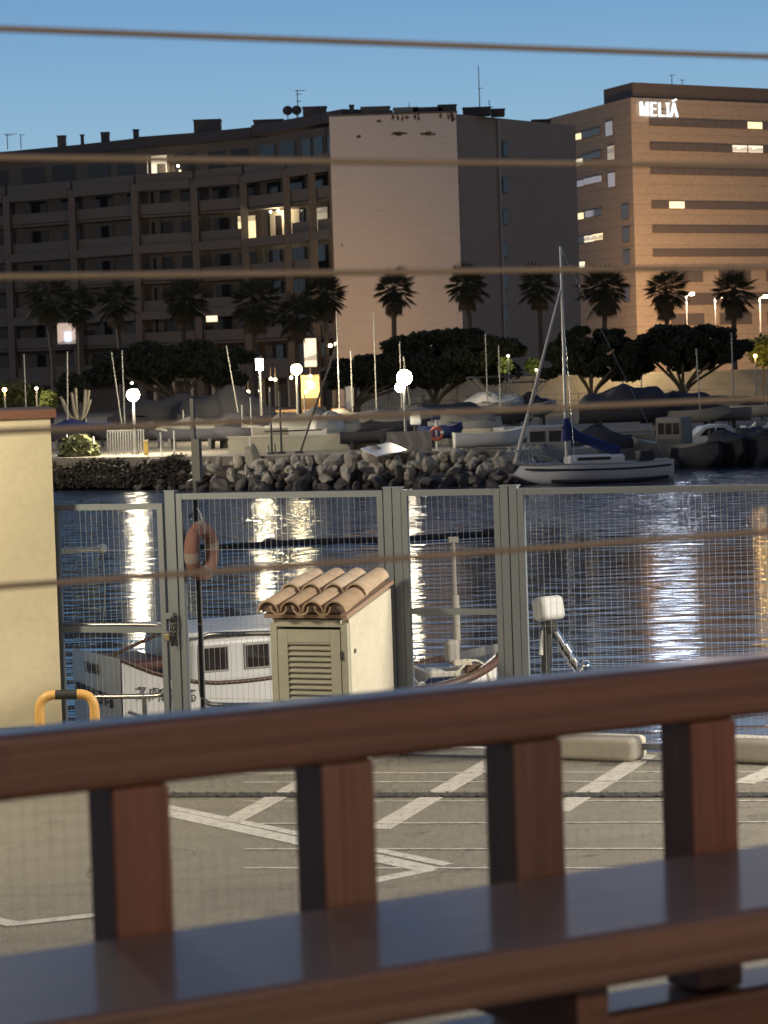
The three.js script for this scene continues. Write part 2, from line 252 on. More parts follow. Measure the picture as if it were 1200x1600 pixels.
  { const p = at(268, 270, 249.2); mesh('terrace_lining', box(2.6, 1.7, .06, p.x, p.y, p.z), M(.5, .45, .36, .8), b); mesh('terrace_bulb', ball(.11, ...at(278, 259, 248.6).toArray()), glow(1, .9, .68, 20), b); const l = new THREE.PointLight(0xffdda6, 2.5); l.position.copy(at(272, 266, 248.2)); l.castShadow = true; l.shadow.radius = 5; scene.add(l); }
  // extra small lit windows seen between the palms
  const lw = (u, v, w, h, D, m, lab) => { const p = at(u, v, D), x = mesh('lit_window', box(w, h, .08, p.x, p.y, p.z), mat.frame, b); mesh('pane', box(w - .12, h - .12, .05, p.x, p.y, p.z + .05), m, x); if (lab) x.userData.label = lab; };
  lw(104, 521, 1.75, 2, 250, mat.litPink); lw(331, 498, 1.1, .65, 240, mat.litPale); lw(485, 551, 1.15, 2.5, 232.5, mat.litPale, 'tall lit stair window');
  { const p = at(106, 526, 249.8); mesh('television_screen', box(.55, .85, .06, p.x, p.y, p.z + .02), mat.litBlue, b); }
  // things on the roof
  const roof = (u, D, w, h, dp, name, lab, cat, m, y = 24.9) => { const p = spot(u, y, D); const t = thing(name, lab, cat, p); mesh('body', box(w, h, dp, 0, h / 2, 0), m, t); mesh('cap', box(w + .12, .1, dp + .12, 0, h + .05, 0), m, t); return t; };
  roof(97, 258, .75, 1.0, .8, 'chimney', 'short chimney at the far left of the dark roofline', 'chimney', mat.concreteDark); roof(165, 256, .75, 1.0, .8, 'chimney', 'square dark chimney on the roof above the second balcony bay', 'chimney', mat.roofDark); roof(129, 257, .3, .95, .3, 'vent_pipe', 'thin vent pipe standing on the dark roof', 'vent', mat.roofDark); roof(213, 253, .5, .9, .5, 'vent_pipe', 'round topped vent on the middle of the dark roof', 'vent', mat.roofDark);
  roof(325, 249, 2.4, 1.1, 2, 'roof_hut', 'low stair hut where the dark roofline steps up', 'roof hut', mat.roofDark, 24.95); roof(492, 237, 2, .65, 1.5, 'roof_hut', 'flat roof hut beside the pale gable wall', 'roof hut', mat.roofDark, 25.1); roof(420, 244.5, 2.6, .35, 2, 'roof_hut', 'low roof parapet box left of the satellite dishes', 'roof hut', mat.roofDark, 25.1);
  for (const [u, lab] of [[450, 'larger left satellite dish on the dark roof'], [464, 'right satellite dish below the tall aerial']]) {
    const p = spot(u, 25.1, 241), t = thing('satellite_dish', lab, 'satellite dish', p, 0, 'satellite dishes on the roof');
    mesh('mast', cyl(.04, .04, .7), mat.ironDark, t); mesh('dish', new THREE.SphereGeometry(.5, 14, 6, 0, 6.2832, 0, 1.1).rotateX(1.3).translate(0, .85, -.15), mat.roofDark, t); mesh('arm', rod(V(0, .6, 0), V(0, .85, .45), .03), mat.ironDark, t);
  }
  const aerial = (u, D, y0, h, lab, bars) => { const p = spot(u, y0, D), t = thing('roof_aerial', lab, 'aerial', p); mesh('mast', cyl(.045, .035, h), mat.ironDark, t); for (const [yy, l] of bars) mesh('crossbar', box(l, .05, .05, l * .25, yy, 0), mat.ironDark, t); };
  aerial(466, 240, 25.1, 2.6, 'tall television aerial beside the satellite dishes', [[2.5, .9], [2.2, .5], [1.6, .4]]); aerial(12, 258, 24.9, 1.4, 'wide bar aerial at the far left of the roof', [[1.4, 1.2], [1.3, .6]]); aerial(33, 258, 24.9, 1.35, 'thin upright pole aerial near the far left of the roof', [[1.3, .5]]);
}
// ---------------------------------------------------------------- pale gable building
let gableTop;
{
  const D = 228, L0 = spot(515.5, 22, D), R0 = spot(714, 22, D), w = R0.x - L0.x, top = yAt(610, 179, D); gableTop = top;
  const b = thing('gable_building', 'tall pale blank gable wall with peeling top and darker wing', 'building');
  const c = document.createElement('canvas'); c.width = 512; c.height = 1024; const x = c.getContext('2d'); x.fillStyle = '#f0f0f0'; x.fillRect(0, 0, 512, 1024);
  for (let i = 0; i < 900; i++) { const g = 225 + rnd() * 30 | 0; x.fillStyle = `rgba(${g},${g - 4},${g - 8},.3)`; x.fillRect(rnd() * 512, rnd() * 1024, rr(5, 60), rr(2, 10)); }
  const blot = (cx, cy, rw, rh, n) => { for (let i = 0; i < n; i++) { x.fillStyle = `rgba(${70 + rnd() * 30 | 0},${55 + rnd() * 25 | 0},${40 + rnd() * 20 | 0},${rr(.25, .7)})`; x.beginPath(); x.ellipse(cx + rr(-rw, rw) * rnd(), cy + rr(-rh, rh) * rnd(), rr(2, rw * .35), rr(1.5, rh * .5), 0, 0, 7); x.fill(); } };
  const tx = (u) => (u - 515) / 199 * 512, ty = (v) => (v - 179) / 420 * 1024;
  blot(tx(560), ty(209), 16, 6, 22); blot(tx(623), ty(207), 34, 8, 50); blot(tx(668), ty(208), 30, 8, 40); blot(tx(594), ty(188), 20, 6, 18); for (const u of [615, 622, 630, 637, 650, 655, 690, 702, 708]) blot(tx(u), ty(184), 8, 14, 14); blot(tx(708), ty(186), 12, 18, 30); blot(tx(528), ty(365), 4, 8, 8);
  const t = new THREE.CanvasTexture(c); t.colorSpace = THREE.SRGBColorSpace; t.flipY = true;
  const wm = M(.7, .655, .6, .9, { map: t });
  const front = new THREE.PlaneGeometry(w - .02, top - .3).translate(L0.x + w / 2, (top + .3) / 2, -D + .012); mesh('gable_wall', front, wm, b);
  mesh('core', box(w, top - .3, 14, L0.x + w / 2, (top + .3) / 2, -D - 7), mat.gable, b);
  mesh('coping', box(w + .2, .16, .5, L0.x + w / 2, top + .06, -D - .2), mat.concreteDark, b);
  // darker wing, set back and turned away; its taupe also takes in some shade
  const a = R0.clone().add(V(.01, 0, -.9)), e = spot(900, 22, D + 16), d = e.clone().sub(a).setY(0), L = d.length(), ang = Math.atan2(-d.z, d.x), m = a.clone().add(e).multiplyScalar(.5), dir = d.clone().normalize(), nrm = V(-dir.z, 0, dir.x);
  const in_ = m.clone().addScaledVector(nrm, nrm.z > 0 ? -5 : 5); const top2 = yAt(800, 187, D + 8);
  mesh('wing_wall', box(L, top2 - .3, 10, in_.x, (top2 + .3) / 2, in_.z, ang), mat.taupeShaded, b);
  const out = nrm.z > 0 ? nrm : nrm.clone().negate();
  const P = a.clone().setY(0), fx = (u, v) => facade(u, v, P, dir);
  { const [s] = fx(783, 400), q = P.clone().addScaledVector(dir, s).addScaledVector(out, .12); mesh('downpipe', cyl(.11, .11, top2 - .5, q.x, .4, q.z), mat.frameLight, b); }
  for (const v of [233, 289, 339, 391, 441, 490]) { const [s, y] = fx(788.5, v), q = P.clone().addScaledVector(dir, s).addScaledVector(out, .02), wn = mesh('window', box(.85, 1.35, .1, q.x, y, q.z, ang), mat.frame, b), g = P.clone().addScaledVector(dir, s).addScaledVector(out, .085); mesh('pane', box(.68, 1.15, .04, g.x, y, g.z, ang), mat.glass, wn); }
  const put = (name, lab, cat, u, wid, h, dz = 2, m2 = mat.roofDark, y = top) => { const p = spot(u, y, D + dz), t2 = thing(name, lab, cat, p); mesh('body', box(wid, h, 1.6, 0, h / 2, 0), m2, t2); mesh('lid', box(wid + .1, .08, 1.7, 0, h + .04, 0), m2, t2); };
  put('roof_tank', 'large pale grey box tank on top of the gable wall', 'tank', 587, 2.4, .75, 2, mat.concreteDark); put('roof_tank', 'lower grey box right of the large roof tank', 'tank', 634, 2.0, .6, 2, mat.tarpGrey); put('roof_tank', 'long low dark box on the middle of the gable roof', 'tank', 668, 2.4, .55); put('roof_tank', 'dark box at the right end of the gable roof', 'tank', 699, 1.5, .72); put('chimney', 'narrow chimney at the left corner of the gable roof', 'chimney', 550, .35, .95);
  put('roof_planter', 'dark leafy planter box on the wing roof', 'planter', 745, 2.3, .6, 4, mat.roofDark, top2 + .05); put('roof_hut', 'low dark hut at the wing roof beside a short pole', 'roof hut', 778, 1.1, .5, 5, mat.roofDark, top2 + .05); put('roof_tank', 'small dark slab on the far right of the wing roof', 'tank', 845, 1.6, .25, 13, mat.roofDark, top2);
  for (const [u, h, lab, D2] of [[750, 4.2, 'very tall thin whip aerial above the wing roof', 232], [765, 1.3, 'short stub pole on the wing roof', 232], [640, 1.2, 'slanting pole aerial on the gable roof', 231]]) { const p = spot(u, top, D2), t2 = thing('roof_aerial', lab, 'aerial', p); mesh('mast', cyl(.05, .03, h), mat.ironDark, t2); mesh('crossbar', box(.4, .05, .05, .1, h * .55, 0), mat.ironDark, t2); mesh('foot', box(.3, .1, .3, 0, .05, 0), mat.ironDark, t2); }
}
// ---------------------------------------------------------------- hotel
{
  const b = thing('hotel_building', 'tan brick hotel with long ribbon windows and dark roof storey', 'building');
  const C = spot(991, 20, 340).setY(0), dr = V(.807, 0, -.59).normalize(), dl = V(-.32, 0, -.947).normalize(), LR = 62, LL = 60, top = yAt(991, 152, 340);
  const R = C.clone().addScaledVector(dr, LR), Lf = C.clone().addScaledVector(dl, LL), far = R.clone().addScaledVector(dl, LL);
  mesh('brick_block', slab([[C.x, C.z], [R.x, R.z], [far.x, far.z], [Lf.x, Lf.z]], .3, top), mat.brick, b);
  const k0 = C.clone().addScaledVector(dl, 9), k1 = far.clone();
  const q = (p, s) => [p.x + s * (dr.x * 0), p.z];
  mesh('roof_storey', slab([[C.x + dr.x * .4, C.z + dr.z * .4 - .4], [R.x, R.z - .4], [k1.x, k1.z], [k0.x + dr.x * .4, k0.z + dr.z * .4]], top + .003, yAt(1035, 130, 343)), mat.hotelRoof, b);
  const nR = V(-dr.z, 0, dr.x); if (nR.z < 0) nR.negate(); const nL = V(-dl.z, 0, dl.x); if (nL.x > 0) nL.negate();
  const aR = Math.atan2(-dr.z, dr.x), aL = Math.atan2(-dl.z, dl.x);
  const hb = M(.15, .115, .09, .7), dull = PM(.13, .105, .085, .3);
  const pane = (P, dir, n, ang, s, y, w, h, m) => { const o = P.clone().addScaledVector(dir, s).addScaledVector(n, .05), wn = mesh('window', box(w, h, .16, o.x, y, o.z, ang), hb, b), g = P.clone().addScaledVector(dir, s).addScaledVector(n, .15); mesh('pane', box(w - .24, h - .16, .05, g.x, y, g.z, ang), m, wn); };
  const rows = [191, 229, 266.5, 320, 358, 395, 432, 468, 500].map((v) => facade(1035, v, C, dr)[1]), pw = 2.75, s0 = 2.9;
  const litR = { '0:6': mat.litWarm, '1:5': mat.litPale, '1:6': mat.litPale, '3:1': mat.litWarm, '3:1b': 0 };
  rows.forEach((y, r) => { for (let k = 0; k < 18; k++) { const s = s0 + pw * (k + .5); if ((r === 6 || r === 8) && k % 3 === 0) continue; pane(C, dr, nR, aR, s, y, pw - .02, r > 5 ? 1.5 : 1.0, litR[`${r}:${k}`] || dull); } });
  // tall lit and dark openings on the narrow flank
  const dim = glow(.8, .85, 1, .16), flank = [[891, 216, 1], [903, 214, 3], [917, 210, 0], [932, 206, 0], [891, 256, 0], [905, 253, 2], [919, 247, 0], [933, 242, 0], [893, 291, 1], [906, 287, 1], [921, 283, 1], [934, 280, 1], [896, 339, 2], [906, 338, 3], [923, 334, 1], [934, 332, 0], [897, 377, 0], [908, 375, 0], [922, 373, 2], [936, 370, 3], [895, 398, 2], [908, 414, 2], [898, 455, 0], [930, 462, 0], [944, 458, 0], [900, 505, 2]];
  for (const [u, v, k] of flank) { const [s, y] = facade(u, v, C, dl); pane(C, dl, nL, aL, s, y, 3.2, .95, [dull, dim, mat.litPale, mat.litWarm][k]); }
  for (const [u, v, k] of [[953, 201, 1], [956, 239, 3], [957, 281, 1], [979, 331, 0], [980, 367, 0], [981, 402, 0], [981, 460, 0]]) { const [s, y] = facade(u, v, C, dl); pane(C, dl, nL, aL, s, y, 2.3, 1.9, [dull, dim, dim, mat.litDim][k]); }
  // illuminated roof sign
  const sg = thing('hotel_sign', 'glowing white MELIÁ letters high on the brick hotel', 'sign'), sm = glow(.9, .95, 1, 1.5);
  const [sa, ya] = facade(998, 181, C, dr), [sb] = facade(1060, 180, C, dr), yt = facade(1020, 157, C, dr)[1], cap = (yt - ya) * .88, word = 'MELIA', adv = (sb - sa) / 5;
  let s = sa;
  const widths = [1.28, 1.02, .92, .5, 1.2], tot = widths.reduce((p, c2) => p + c2);
  [...word].forEach((ch, i) => { const lw = (sb - sa) * widths[i] / tot, g = new TextGeometry(ch, { font: fontRegular, size: cap, depth: .25, curveSegments: 4, bevelEnabled: false }); g.computeBoundingBox(); const bb = g.boundingBox, gw = bb.max.x - bb.min.x; g.translate(-bb.min.x, 0, 0); if (gw > lw * .76) g.scale(lw * .76 / gw, 1, 1);
    const o = C.clone().addScaledVector(dr, s).addScaledVector(nR, .2); const list = [g]; if (ch === 'A') { const ac = box(.62, .2, .25, lw * .45, cap * 1.2, .125, 0, 0, .35); list.push(ac); }
    const lm = mesh('letter', list, sm, sg); lm.position.set(o.x, ya, o.z); lm.rotation.y = aR; s += lw; });
  mesh('mounting_bar', box((sb - sa), .08, .1, 0, 0, 0, aR).translate(C.x + dr.x * (sa + sb) / 2 + nR.x * .08, ya + cap / 2, C.z + dr.z * (sa + sb) / 2 + nR.z * .08), hb, sg);
  const pl = new THREE.RectAreaLight(0xd6e6ff, 30, (sb - sa) * .95, cap * .9), o = C.clone().addScaledVector(dr, (sa + sb) / 2).addScaledVector(nR, .62); pl.position.set(o.x, ya + cap / 2, o.z); pl.lookAt(o.x + nR.x * 10, ya + cap / 2, o.z + nR.z * 10); scene.add(pl);
  for (const [u, v0, h] of [[1050, 135, 1.6], [1066, 133, .9]]) { const p = spot(u, yAt(1035, 130, 343), 348), t = thing('roof_aerial', u < 1060 ? 'faint thin aerial pole on the hotel roof above the sign' : 'short aerial with bar on the hotel roof', 'aerial', p); mesh('mast', cyl(.06, .04, h), mat.ironDark, t); mesh('crossbar', box(.7, .06, .06, .1, h * .9, 0), mat.ironDark, t); }
}
// ---------------------------------------------------------------- promenade wall
const GY = .3;
{
  const D = 172, D2 = 179, a = spot(555, GY, D), e = spot(1320, GY, D - 2), d = e.clone().sub(a), L = d.length(), ang = Math.atan2(-d.z, d.x);
  const w = thing('boundary_wall', 'long pale rendered wall with faint graffiti behind the round trees', 'wall', a, ang), h = 2.05;
  const c = document.createElement('canvas'); c.width = 2048; c.height = 128; const x = c.getContext('2d'); x.fillStyle = '#f2f2f2'; x.fillRect(0, 0, 2048, 128);
  for (let i = 0; i < 500; i++) { const g = 200 + rnd() * 55 | 0; x.fillStyle = `rgba(${g},${g},${g - 6},.25)`; x.fillRect(rnd() * 2048, rnd() * 128, rr(5, 80), rr(2, 20)); }
  x.lineCap = 'round';
  const scrawl = (x0, n, s, col) => { x.strokeStyle = col; x.lineWidth = 3; for (let i = 0; i < n; i++) { x.beginPath(); let px = x0 + i * s * .8, py = 75; x.moveTo(px, py); for (let k = 0; k < 5; k++) x.quadraticCurveTo(px + rr(-s, s), py + rr(-s, s), px + rr(-s * .6, s * .6), py + rr(-s, s)); x.stroke(); } };
  scrawl(285, 3, 26, 'rgba(70,60,50,.55)'); scrawl(480, 3, 20, 'rgba(110,95,80,.5)'); scrawl(560, 6, 18, 'rgba(80,70,58,.6)'); scrawl(405, 2, 16, 'rgba(120,105,90,.5)');
  for (const px of [140, 220, 430, 620]) { x.fillStyle = 'rgba(120,110,95,.6)'; x.fillRect(px, 0, 6, 128); }
  const t = new THREE.CanvasTexture(c); t.colorSpace = THREE.SRGBColorSpace;
  mesh('wall_core', box(L, h, .24, L / 2, h / 2, -.14), mat.cream, w); mesh('wall_face', new THREE.PlaneGeometry(L - .02, h - .02).translate(L / 2, h / 2, -.012), M(.5, .45, .36, .9, { map: t }), w); mesh('coping', box(L + .1, .12, .36, L / 2, h + .06, -.14), mat.cream, w);
  const r = thing('promenade_railing', 'thin grey metal railing running in front of the pale wall', 'railing', spot(560, GY + .12, D - 6), ang);
  for (const y of [.55, .95]) mesh('rail', box(L, .05, .05, L / 2, y, 0), mat.pole, r); for (let i = 0; i < 17; i++) mesh('post', box(.06, .97, .06, i * L / 16, .485, .06), mat.pole, r);
}
// ---------------------------------------------------------------- trees
const leafGeo = (n, place, size) => { const pos = new Float32Array(n * 18), nor = new Float32Array(n * 18); const a = V(), b = V(), c = V(), q = new THREE.Quaternion(), e = new THREE.Euler(); let k = 0;
  for (let i = 0; i < n; i++) { const p = place(i), s = size * rr(.6, 1.3); q.setFromEuler(e.set(rr(-.9, .9), rr(0, 6.28), rr(-.9, .9))); const pts = [V(-s, 0, 0), V(0, s * .2, s * .55), V(s, 0, 0), V(-s, 0, 0), V(s, 0, 0), V(0, s * .2, -s * .55)].map((v) => v.applyQuaternion(q).add(p)); const nn = V(0, 1, 0).applyQuaternion(q); for (const v of pts) { pos.set([v.x, v.y, v.z], k); nor.set([nn.x, nn.y, nn.z], k); k += 3; } }
  const g = new THREE.BufferGeometry(); g.setAttribute('position', new THREE.BufferAttribute(pos, 3)); g.setAttribute('normal', new THREE.BufferAttribute(nor, 3)); g.setAttribute('uv', new THREE.BufferAttribute(new Float32Array(n * 12), 2)); return g; };
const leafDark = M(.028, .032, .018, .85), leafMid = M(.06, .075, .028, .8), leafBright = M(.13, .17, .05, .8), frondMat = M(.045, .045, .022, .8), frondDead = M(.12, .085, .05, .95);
function ficus(lab, u0, u1, vTop, vBot, uTrunk, D, leaf = leafDark, n = 20000) {
  const base = spot(uTrunk, GY, D), t = thing('ficus_tree', lab, 'tree', base, 0, 'broad ficus trees along the promenade');
  const L = at(u0, (vTop + vBot) / 2, D).x - base.x, R = at(u1, (vTop + vBot) / 2, D).x - base.x, um = (u0 + u1) / 2, y1 = yAt(um, vTop, D) - GY, y0 = yAt(um, vBot, D) - GY, cx = (L + R) / 2, rx = (R - L) / 2, ry = (y1 - y0);
  const th = y0 * .6; mesh('trunk', rod(V(0, -.05, 0), V(.05, th, 0), .34, .26, 9), mat.bark, t);
  for (let i = 0; i < 7; i++) { const a = i / 7 * 6.28 + rr(-.2, .2), ex = cx + Math.cos(a) * rx * rr(.4, .62), ez = Math.sin(a) * rx * .55, ey = y0 + ry * rr(.2, .4); mesh('limb', tube([V(0, th - .2, 0), V(ex * .2, th + (ey - th) * .3, ez * .2), V(ex * .62, th + (ey - th) * .68, ez * .62), V(ex, ey, ez)], .085, 10, 6), mat.bark, t); }
  const lobes = []; for (let i = 0; i < 60; i++) { const a = i * 2.399, r = Math.sqrt((i + .5) / 60) * .9; const h = (1 - r * r) ** .55; lobes.push([cx + Math.cos(a) * r * rx, y0 + ry * mix(.12, .3 + .56 * h, rnd() ** .6), Math.sin(a) * r * rx * .8, rr(.15, .24) * rx]); }
  mesh('crown', leafGeo(n, () => { const [x, y, z, s] = pick(lobes), d = V(rr(-1, 1), rr(-1, 1), rr(-1, 1)).normalize().multiplyScalar(Math.cbrt(rnd()) * s); d.y *= .5; d.add(V(x, y, z)); d.y = clamp(d.y, y0 + rr(-.12, .3), y1 + rr(-.1, .12)); return d; }, .155), leaf, t);
}
ficus('wide flat dark tree at the left in front of the apartment block', 130, 398, 526, 608, 276, 150, leafDark, 32000);
ficus('dark tree with forked trunk left of the bright yard lamp', 508, 690, 540, 618, 556, 157); ficus('tallest dark tree of the pair in front of the pale gable', 585, 820, 496, 618, 680, 156, leafDark, 34000);
ficus('dark tree in front of the hotel nearest the sailboat mast', 846, 1012, 492, 606, 925, 155, leafDark, 27000); ficus('dark tree in front of the hotel at the right with wide low limbs', 975, 1172, 494, 600, 1068, 157, leafDark, 27000);
function bush(lab, u, v, rpx, D, leaf, n = 900, ySup = GY, stem = true) { const p = at(u, v, D), r = rpx * D / F, t = thing('leafy_bush', lab, 'bush', V(p.x, ySup, p.z)); const cy = p.y - ySup; if (stem) mesh('stem', rod(V(0, -.05, 0), V(0, cy, 0), .07, .04), mat.bark, t); mesh('foliage', leafGeo(n, () => { const d = V(rr(-1, 1), rr(-1, 1), rr(-1, 1)); d.normalize().multiplyScalar(Math.cbrt(rnd()) * r * rr(.7, 1.15)); d.y += cy; return d; }, .16), leaf, t); return t; }
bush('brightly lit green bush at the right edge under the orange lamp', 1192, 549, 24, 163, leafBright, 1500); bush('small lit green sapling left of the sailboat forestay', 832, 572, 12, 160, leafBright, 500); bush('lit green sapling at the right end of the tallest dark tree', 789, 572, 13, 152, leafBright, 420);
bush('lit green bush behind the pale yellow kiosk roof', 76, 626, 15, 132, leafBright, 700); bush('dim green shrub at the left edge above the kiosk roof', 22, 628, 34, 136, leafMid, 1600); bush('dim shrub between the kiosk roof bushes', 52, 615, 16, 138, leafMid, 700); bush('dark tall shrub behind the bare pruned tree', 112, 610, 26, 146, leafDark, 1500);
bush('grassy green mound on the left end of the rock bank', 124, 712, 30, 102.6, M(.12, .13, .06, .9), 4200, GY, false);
{ // scrub over the left bank
  const g = leafGeo(24000, () => { const s = rnd(), x = mix(-13, -6.2, s), z = mix(-101.6, -97.2, s), hump = .62 + .2 * Math.sin(x * 2.3) + .14 * Math.sin(x * 5.1 + 1) + .1 * Math.sin(x * 11), k = rnd() * clamp(hump * sstep(-5.9, -7.4, x) + .12, 0, 1.15); return V(x + rr(-.3, .3), mix(-.62, .2, k) + rr(-.12, .14), z + 1.5 * (1 - k) - .1 + rr(-.25, .25)); }, .075), m = mesh('bank_scrub', g, M(.036, .03, .022, .95)); m.userData = { kind: 'stuff', label: 'dark low scrub covering the left rock bank', category: 'scrub' }; scene.add(m);
}
function palm(lab, u, vc, D, rpx, skirt = 1, lean = 0) {
  const base = spot(u, GY, D), top = at(u, vc + 8, D).y - GY, R = 1.13 * rpx * D / F, t = thing('fan_palm', lab, 'palm tree', base, rr(0, 6), 'fan palms along the promenade');
  mesh('trunk', tube([V(0, -.1, 0), V(lean * .3, top * .4, 0), V(lean * .1, top * .8, 0), V(0, top, 0)], .17, 14, 8), mat.palmTrunk, t);
  const blades = (list, len, dir, droop, org) => { // one fan leaf: stalk then spread blades
    const tip = org.clone().addScaledVector(dir, len * .45); tip.y -= droop * len * .12; list.push(rod(org, tip, .018, .012, 3));
    const side = V(-dir.z, 0, dir.x).normalize(); for (let k = -5; k <= 5; k++) { const a = k * .24, dd = dir.clone().multiplyScalar(Math.cos(a)).addScaledVector(side, Math.sin(a)); dd.y -= droop * .55 + Math.abs(k) * .05; const e = tip.clone().addScaledVector(dd.normalize(), len * .58 * (1 - Math.abs(k) * .035)), m = tip.clone().lerp(e, .55); m.y += .05; const w = side.clone().multiplyScalar(.06); const g = new THREE.BufferGeometry().setFromPoints([tip, m.clone().add(w), e, tip, e, m.clone().sub(w)]); g.computeVertexNormals(); g.setAttribute('uv', new THREE.BufferAttribute(new Float32Array(12), 2)); list.push(g); } };
  const live = [], dead = [], nf = Math.floor(rr(44, 70)), dr0 = rr(-.12, .2), lop = rr(0, 6.28); skirt *= rr(.6, 2.2);
  for (let i = 0; i < nf; i++) { const a = i * 2.399 + rr(-.25, .25), el = mix(1.25, -.75, i / nf) + rr(-.16, .16); blades(live, R * rr(.78, 1.14) * (1 + .12 * Math.cos(a - lop)), V(Math.cos(a) * Math.cos(el), Math.sin(el), Math.sin(a) * Math.cos(el)), mix(.25, .95, i / nf) + dr0, V(0, top + .1, 0)); }
  if (skirt) for (let i = 0; i < 30; i++) { const a = i * 2.399; blades(dead, R * rr(.6, .85), V(Math.cos(a) * .5, -.86, Math.sin(a) * .5), .3, V(0, top - .15 - .4 * rnd() * skirt, 0)); }
  mesh('fronds', live, frondMat, t); if (skirt) mesh('dead_skirt', dead, frondDead, t);
}
[['fan palm in front of the pale gable wall, second from its left edge', 621, 450, 186, 34], ['fan palm at the right edge of the pale gable wall', 735, 440, 188, 36], ['fan palm before the dark wing, left of the mast', 848, 442, 188, 37], ['fan palm against the hotel just right of the mast', 951, 440, 189, 38], ['fan palm against the hotel below the sign', 1045, 443, 189, 38], ['rightmost fan palm against the hotel between street lamps', 1150, 443, 187, 40],
  ['fan palm overlapping the left edge of the pale gable', 514, 452, 184, 38], ['fan palm left of the gable, behind the globe lamp', 468, 478, 178, 36], ['fan palm above the tall lantern', 404, 465, 182, 42], ['shaggy fan palm above the wide flat tree', 293, 463, 184, 42], ['dim fan palm near the left edge before the balconies', 80, 462, 184, 42], ['dim fan palm left of the shaggy one', 188, 466, 188, 36], ['faint fan palm at the left above the lit pink window', 130, 476, 186, 30]].forEach(([l, u, v, D, r]) => palm(l, u, v + rr(-5, 7), D, r * rr(.9, 1.08), 1, rr(-1.1, 1.1)));
{ // bare pruned tree by the yard fence
  const b = spot(124, GY, 118), t = thing('pruned_tree', 'pale bare pruned tree with stubby branches above the kiosk', 'tree', b); mesh('trunk', rod(V(0, -.05, 0), V(0, 1.2, 0), .16, .12, 8), M(.4, .36, .28, .9, { map: tRock }), t);
  for (let i = 0; i < 7; i++) { const a = i / 7 * 6.28, r = rr(.5, .85); mesh('branch', tube([V(0, 1.05, 0), V(Math.cos(a) * r * .6, 1.4, Math.sin(a) * r * .5), V(Math.cos(a) * r, rr(2, 2.6), Math.sin(a) * r)], .06, 8, 6), M(.4, .36, .28, .9, { map: tRock }), t); }
}
// ---------------------------------------------------------------- lit lamps on the far shore
function lampLight(p, col, I, r = 8) { const l = new THREE.PointLight(col, I); l.position.copy(p); l.castShadow = true; l.shadow.radius = r; scene.add(l); return l; }
function globeLamp(lab, u, v, D, I, col, kind = 'globe', rad = .16, em = 60, ground = GY) {
  const p = at(u, v, D), t = thing('street_lamp', lab, 'street lamp', V(p.x, ground, p.z)), h = p.y - ground, c = new THREE.Color(col), g = glow(c.r, c.g, c.b, em);
  mesh('pole', cyl(.06, .045, h - .1, 0, -.05, 0), mat.pole, t); mesh('base', cyl(.12, .1, .25, 0, -.04, 0), mat.pole, t);
  if (kind === 'globe') { mesh('lamp_globe', ball(rad, 0, h, 0, 16), g, t); mesh('lamp_cap', cyl(rad * .9, .02, .08, 0, h + rad * .85, 0), mat.ironDark, t); }
  if (kind === 'lantern') { mesh('lantern_tube', cyl(.15, .15, .48, 0, h - .36, 0, 12), g, t); mesh('lamp_cap', cyl(.2, .06, .1, 0, h + .13, 0), mat.ironDark, t); }
  if (kind === 'double') { for (const [dx, dy] of [[.02, 0], [-.15, -.34]]) { mesh('arm', rod(V(0, h - .4, 0), V(dx, h + dy - .1, .05), .03), mat.pole, t); mesh('lamp_head', ball(dy ? .17 : .27, dx, h + dy, .06, 14), g, t); } }
  if (kind === 'road') { mesh('arm', rod(V(0, h - .12, 0), V(.5, h + .05, .3), .05), mat.pole, t); mesh('lamp_head', rbox(.48, .3, .4, .1, .6, h + .02, .34), g, t); }
  const lp = V(p.x + (kind === 'road' ? .6 : 0), p.y - (kind === 'road' ? .1 : 0), p.z + (kind === 'road' ? .34 : .05)); lampLight(lp, col, I, kind === 'road' ? 14 : rad * 45);
  return t;
}
globeLamp('bright white globe lamp on a pole at the left of the boat yard', 208, 617, 102.5, 190, 0xfff0cf, 'globe', .24, 70);
globeLamp('brightest double headed lamp on a pole in the middle of the yard', 631, 590, 96.6, 230, 0xffefcc, 'double', .24, 70);
globeLamp('tall glowing lantern lamp in front of the arcade', 405, 565, 117, 140, 0xffedc4, 'lantern', .2, 40);
globeLamp('small globe lamp in front of the arcade right of the lantern', 463, 577, 117, 120, 0xffe9b8, 'globe', .24, 40);
globeLamp('white street lamp between the palms before the hotel', 1072, 460, 300, 900, 0xffeada, 'road', .2, 25); globeLamp('reddish street lamp on a tall pole before the hotel', 1117, 464, 298, 500, 0xffcc9c, 'road', .2, 25); globeLamp('strong orange street lamp at the right edge', 1187, 464, 300, 950, 0xffca94, 'road', .2, 60);
globeLamp('added lamp hidden behind the hotel trees', 1040, 530, 322, 600, 0xffcf9c, 'road', .2, 25); globeLamp('added unseen lamp beside the narrow hotel flank', 930, 545, 316, 1300, 0xffca90, 'road', .2, 25); globeLamp('added lamp right of the view before the hotel', 1330, 500, 320, 1000, 0xffcc94, 'road', .2, 25);  // unseen lamps, added to brighten the hotel walls
globeLamp('added high lamp left of the view that lights the pale gable', -330, 330, 190, 900, 0xfff6ee, 'road', .2, 25);  // unseen lamp, added to brighten the pale gable
globeLamp('small garden lamp under the hotel trees', 972, 572, 168, 22, 0xffd9a0, 'globe', .12, 14, GY + .12); globeLamp('second small garden lamp under the hotel trees', 1001, 562, 168, 22, 0xffe2b0, 'globe', .12, 14, GY + .12);
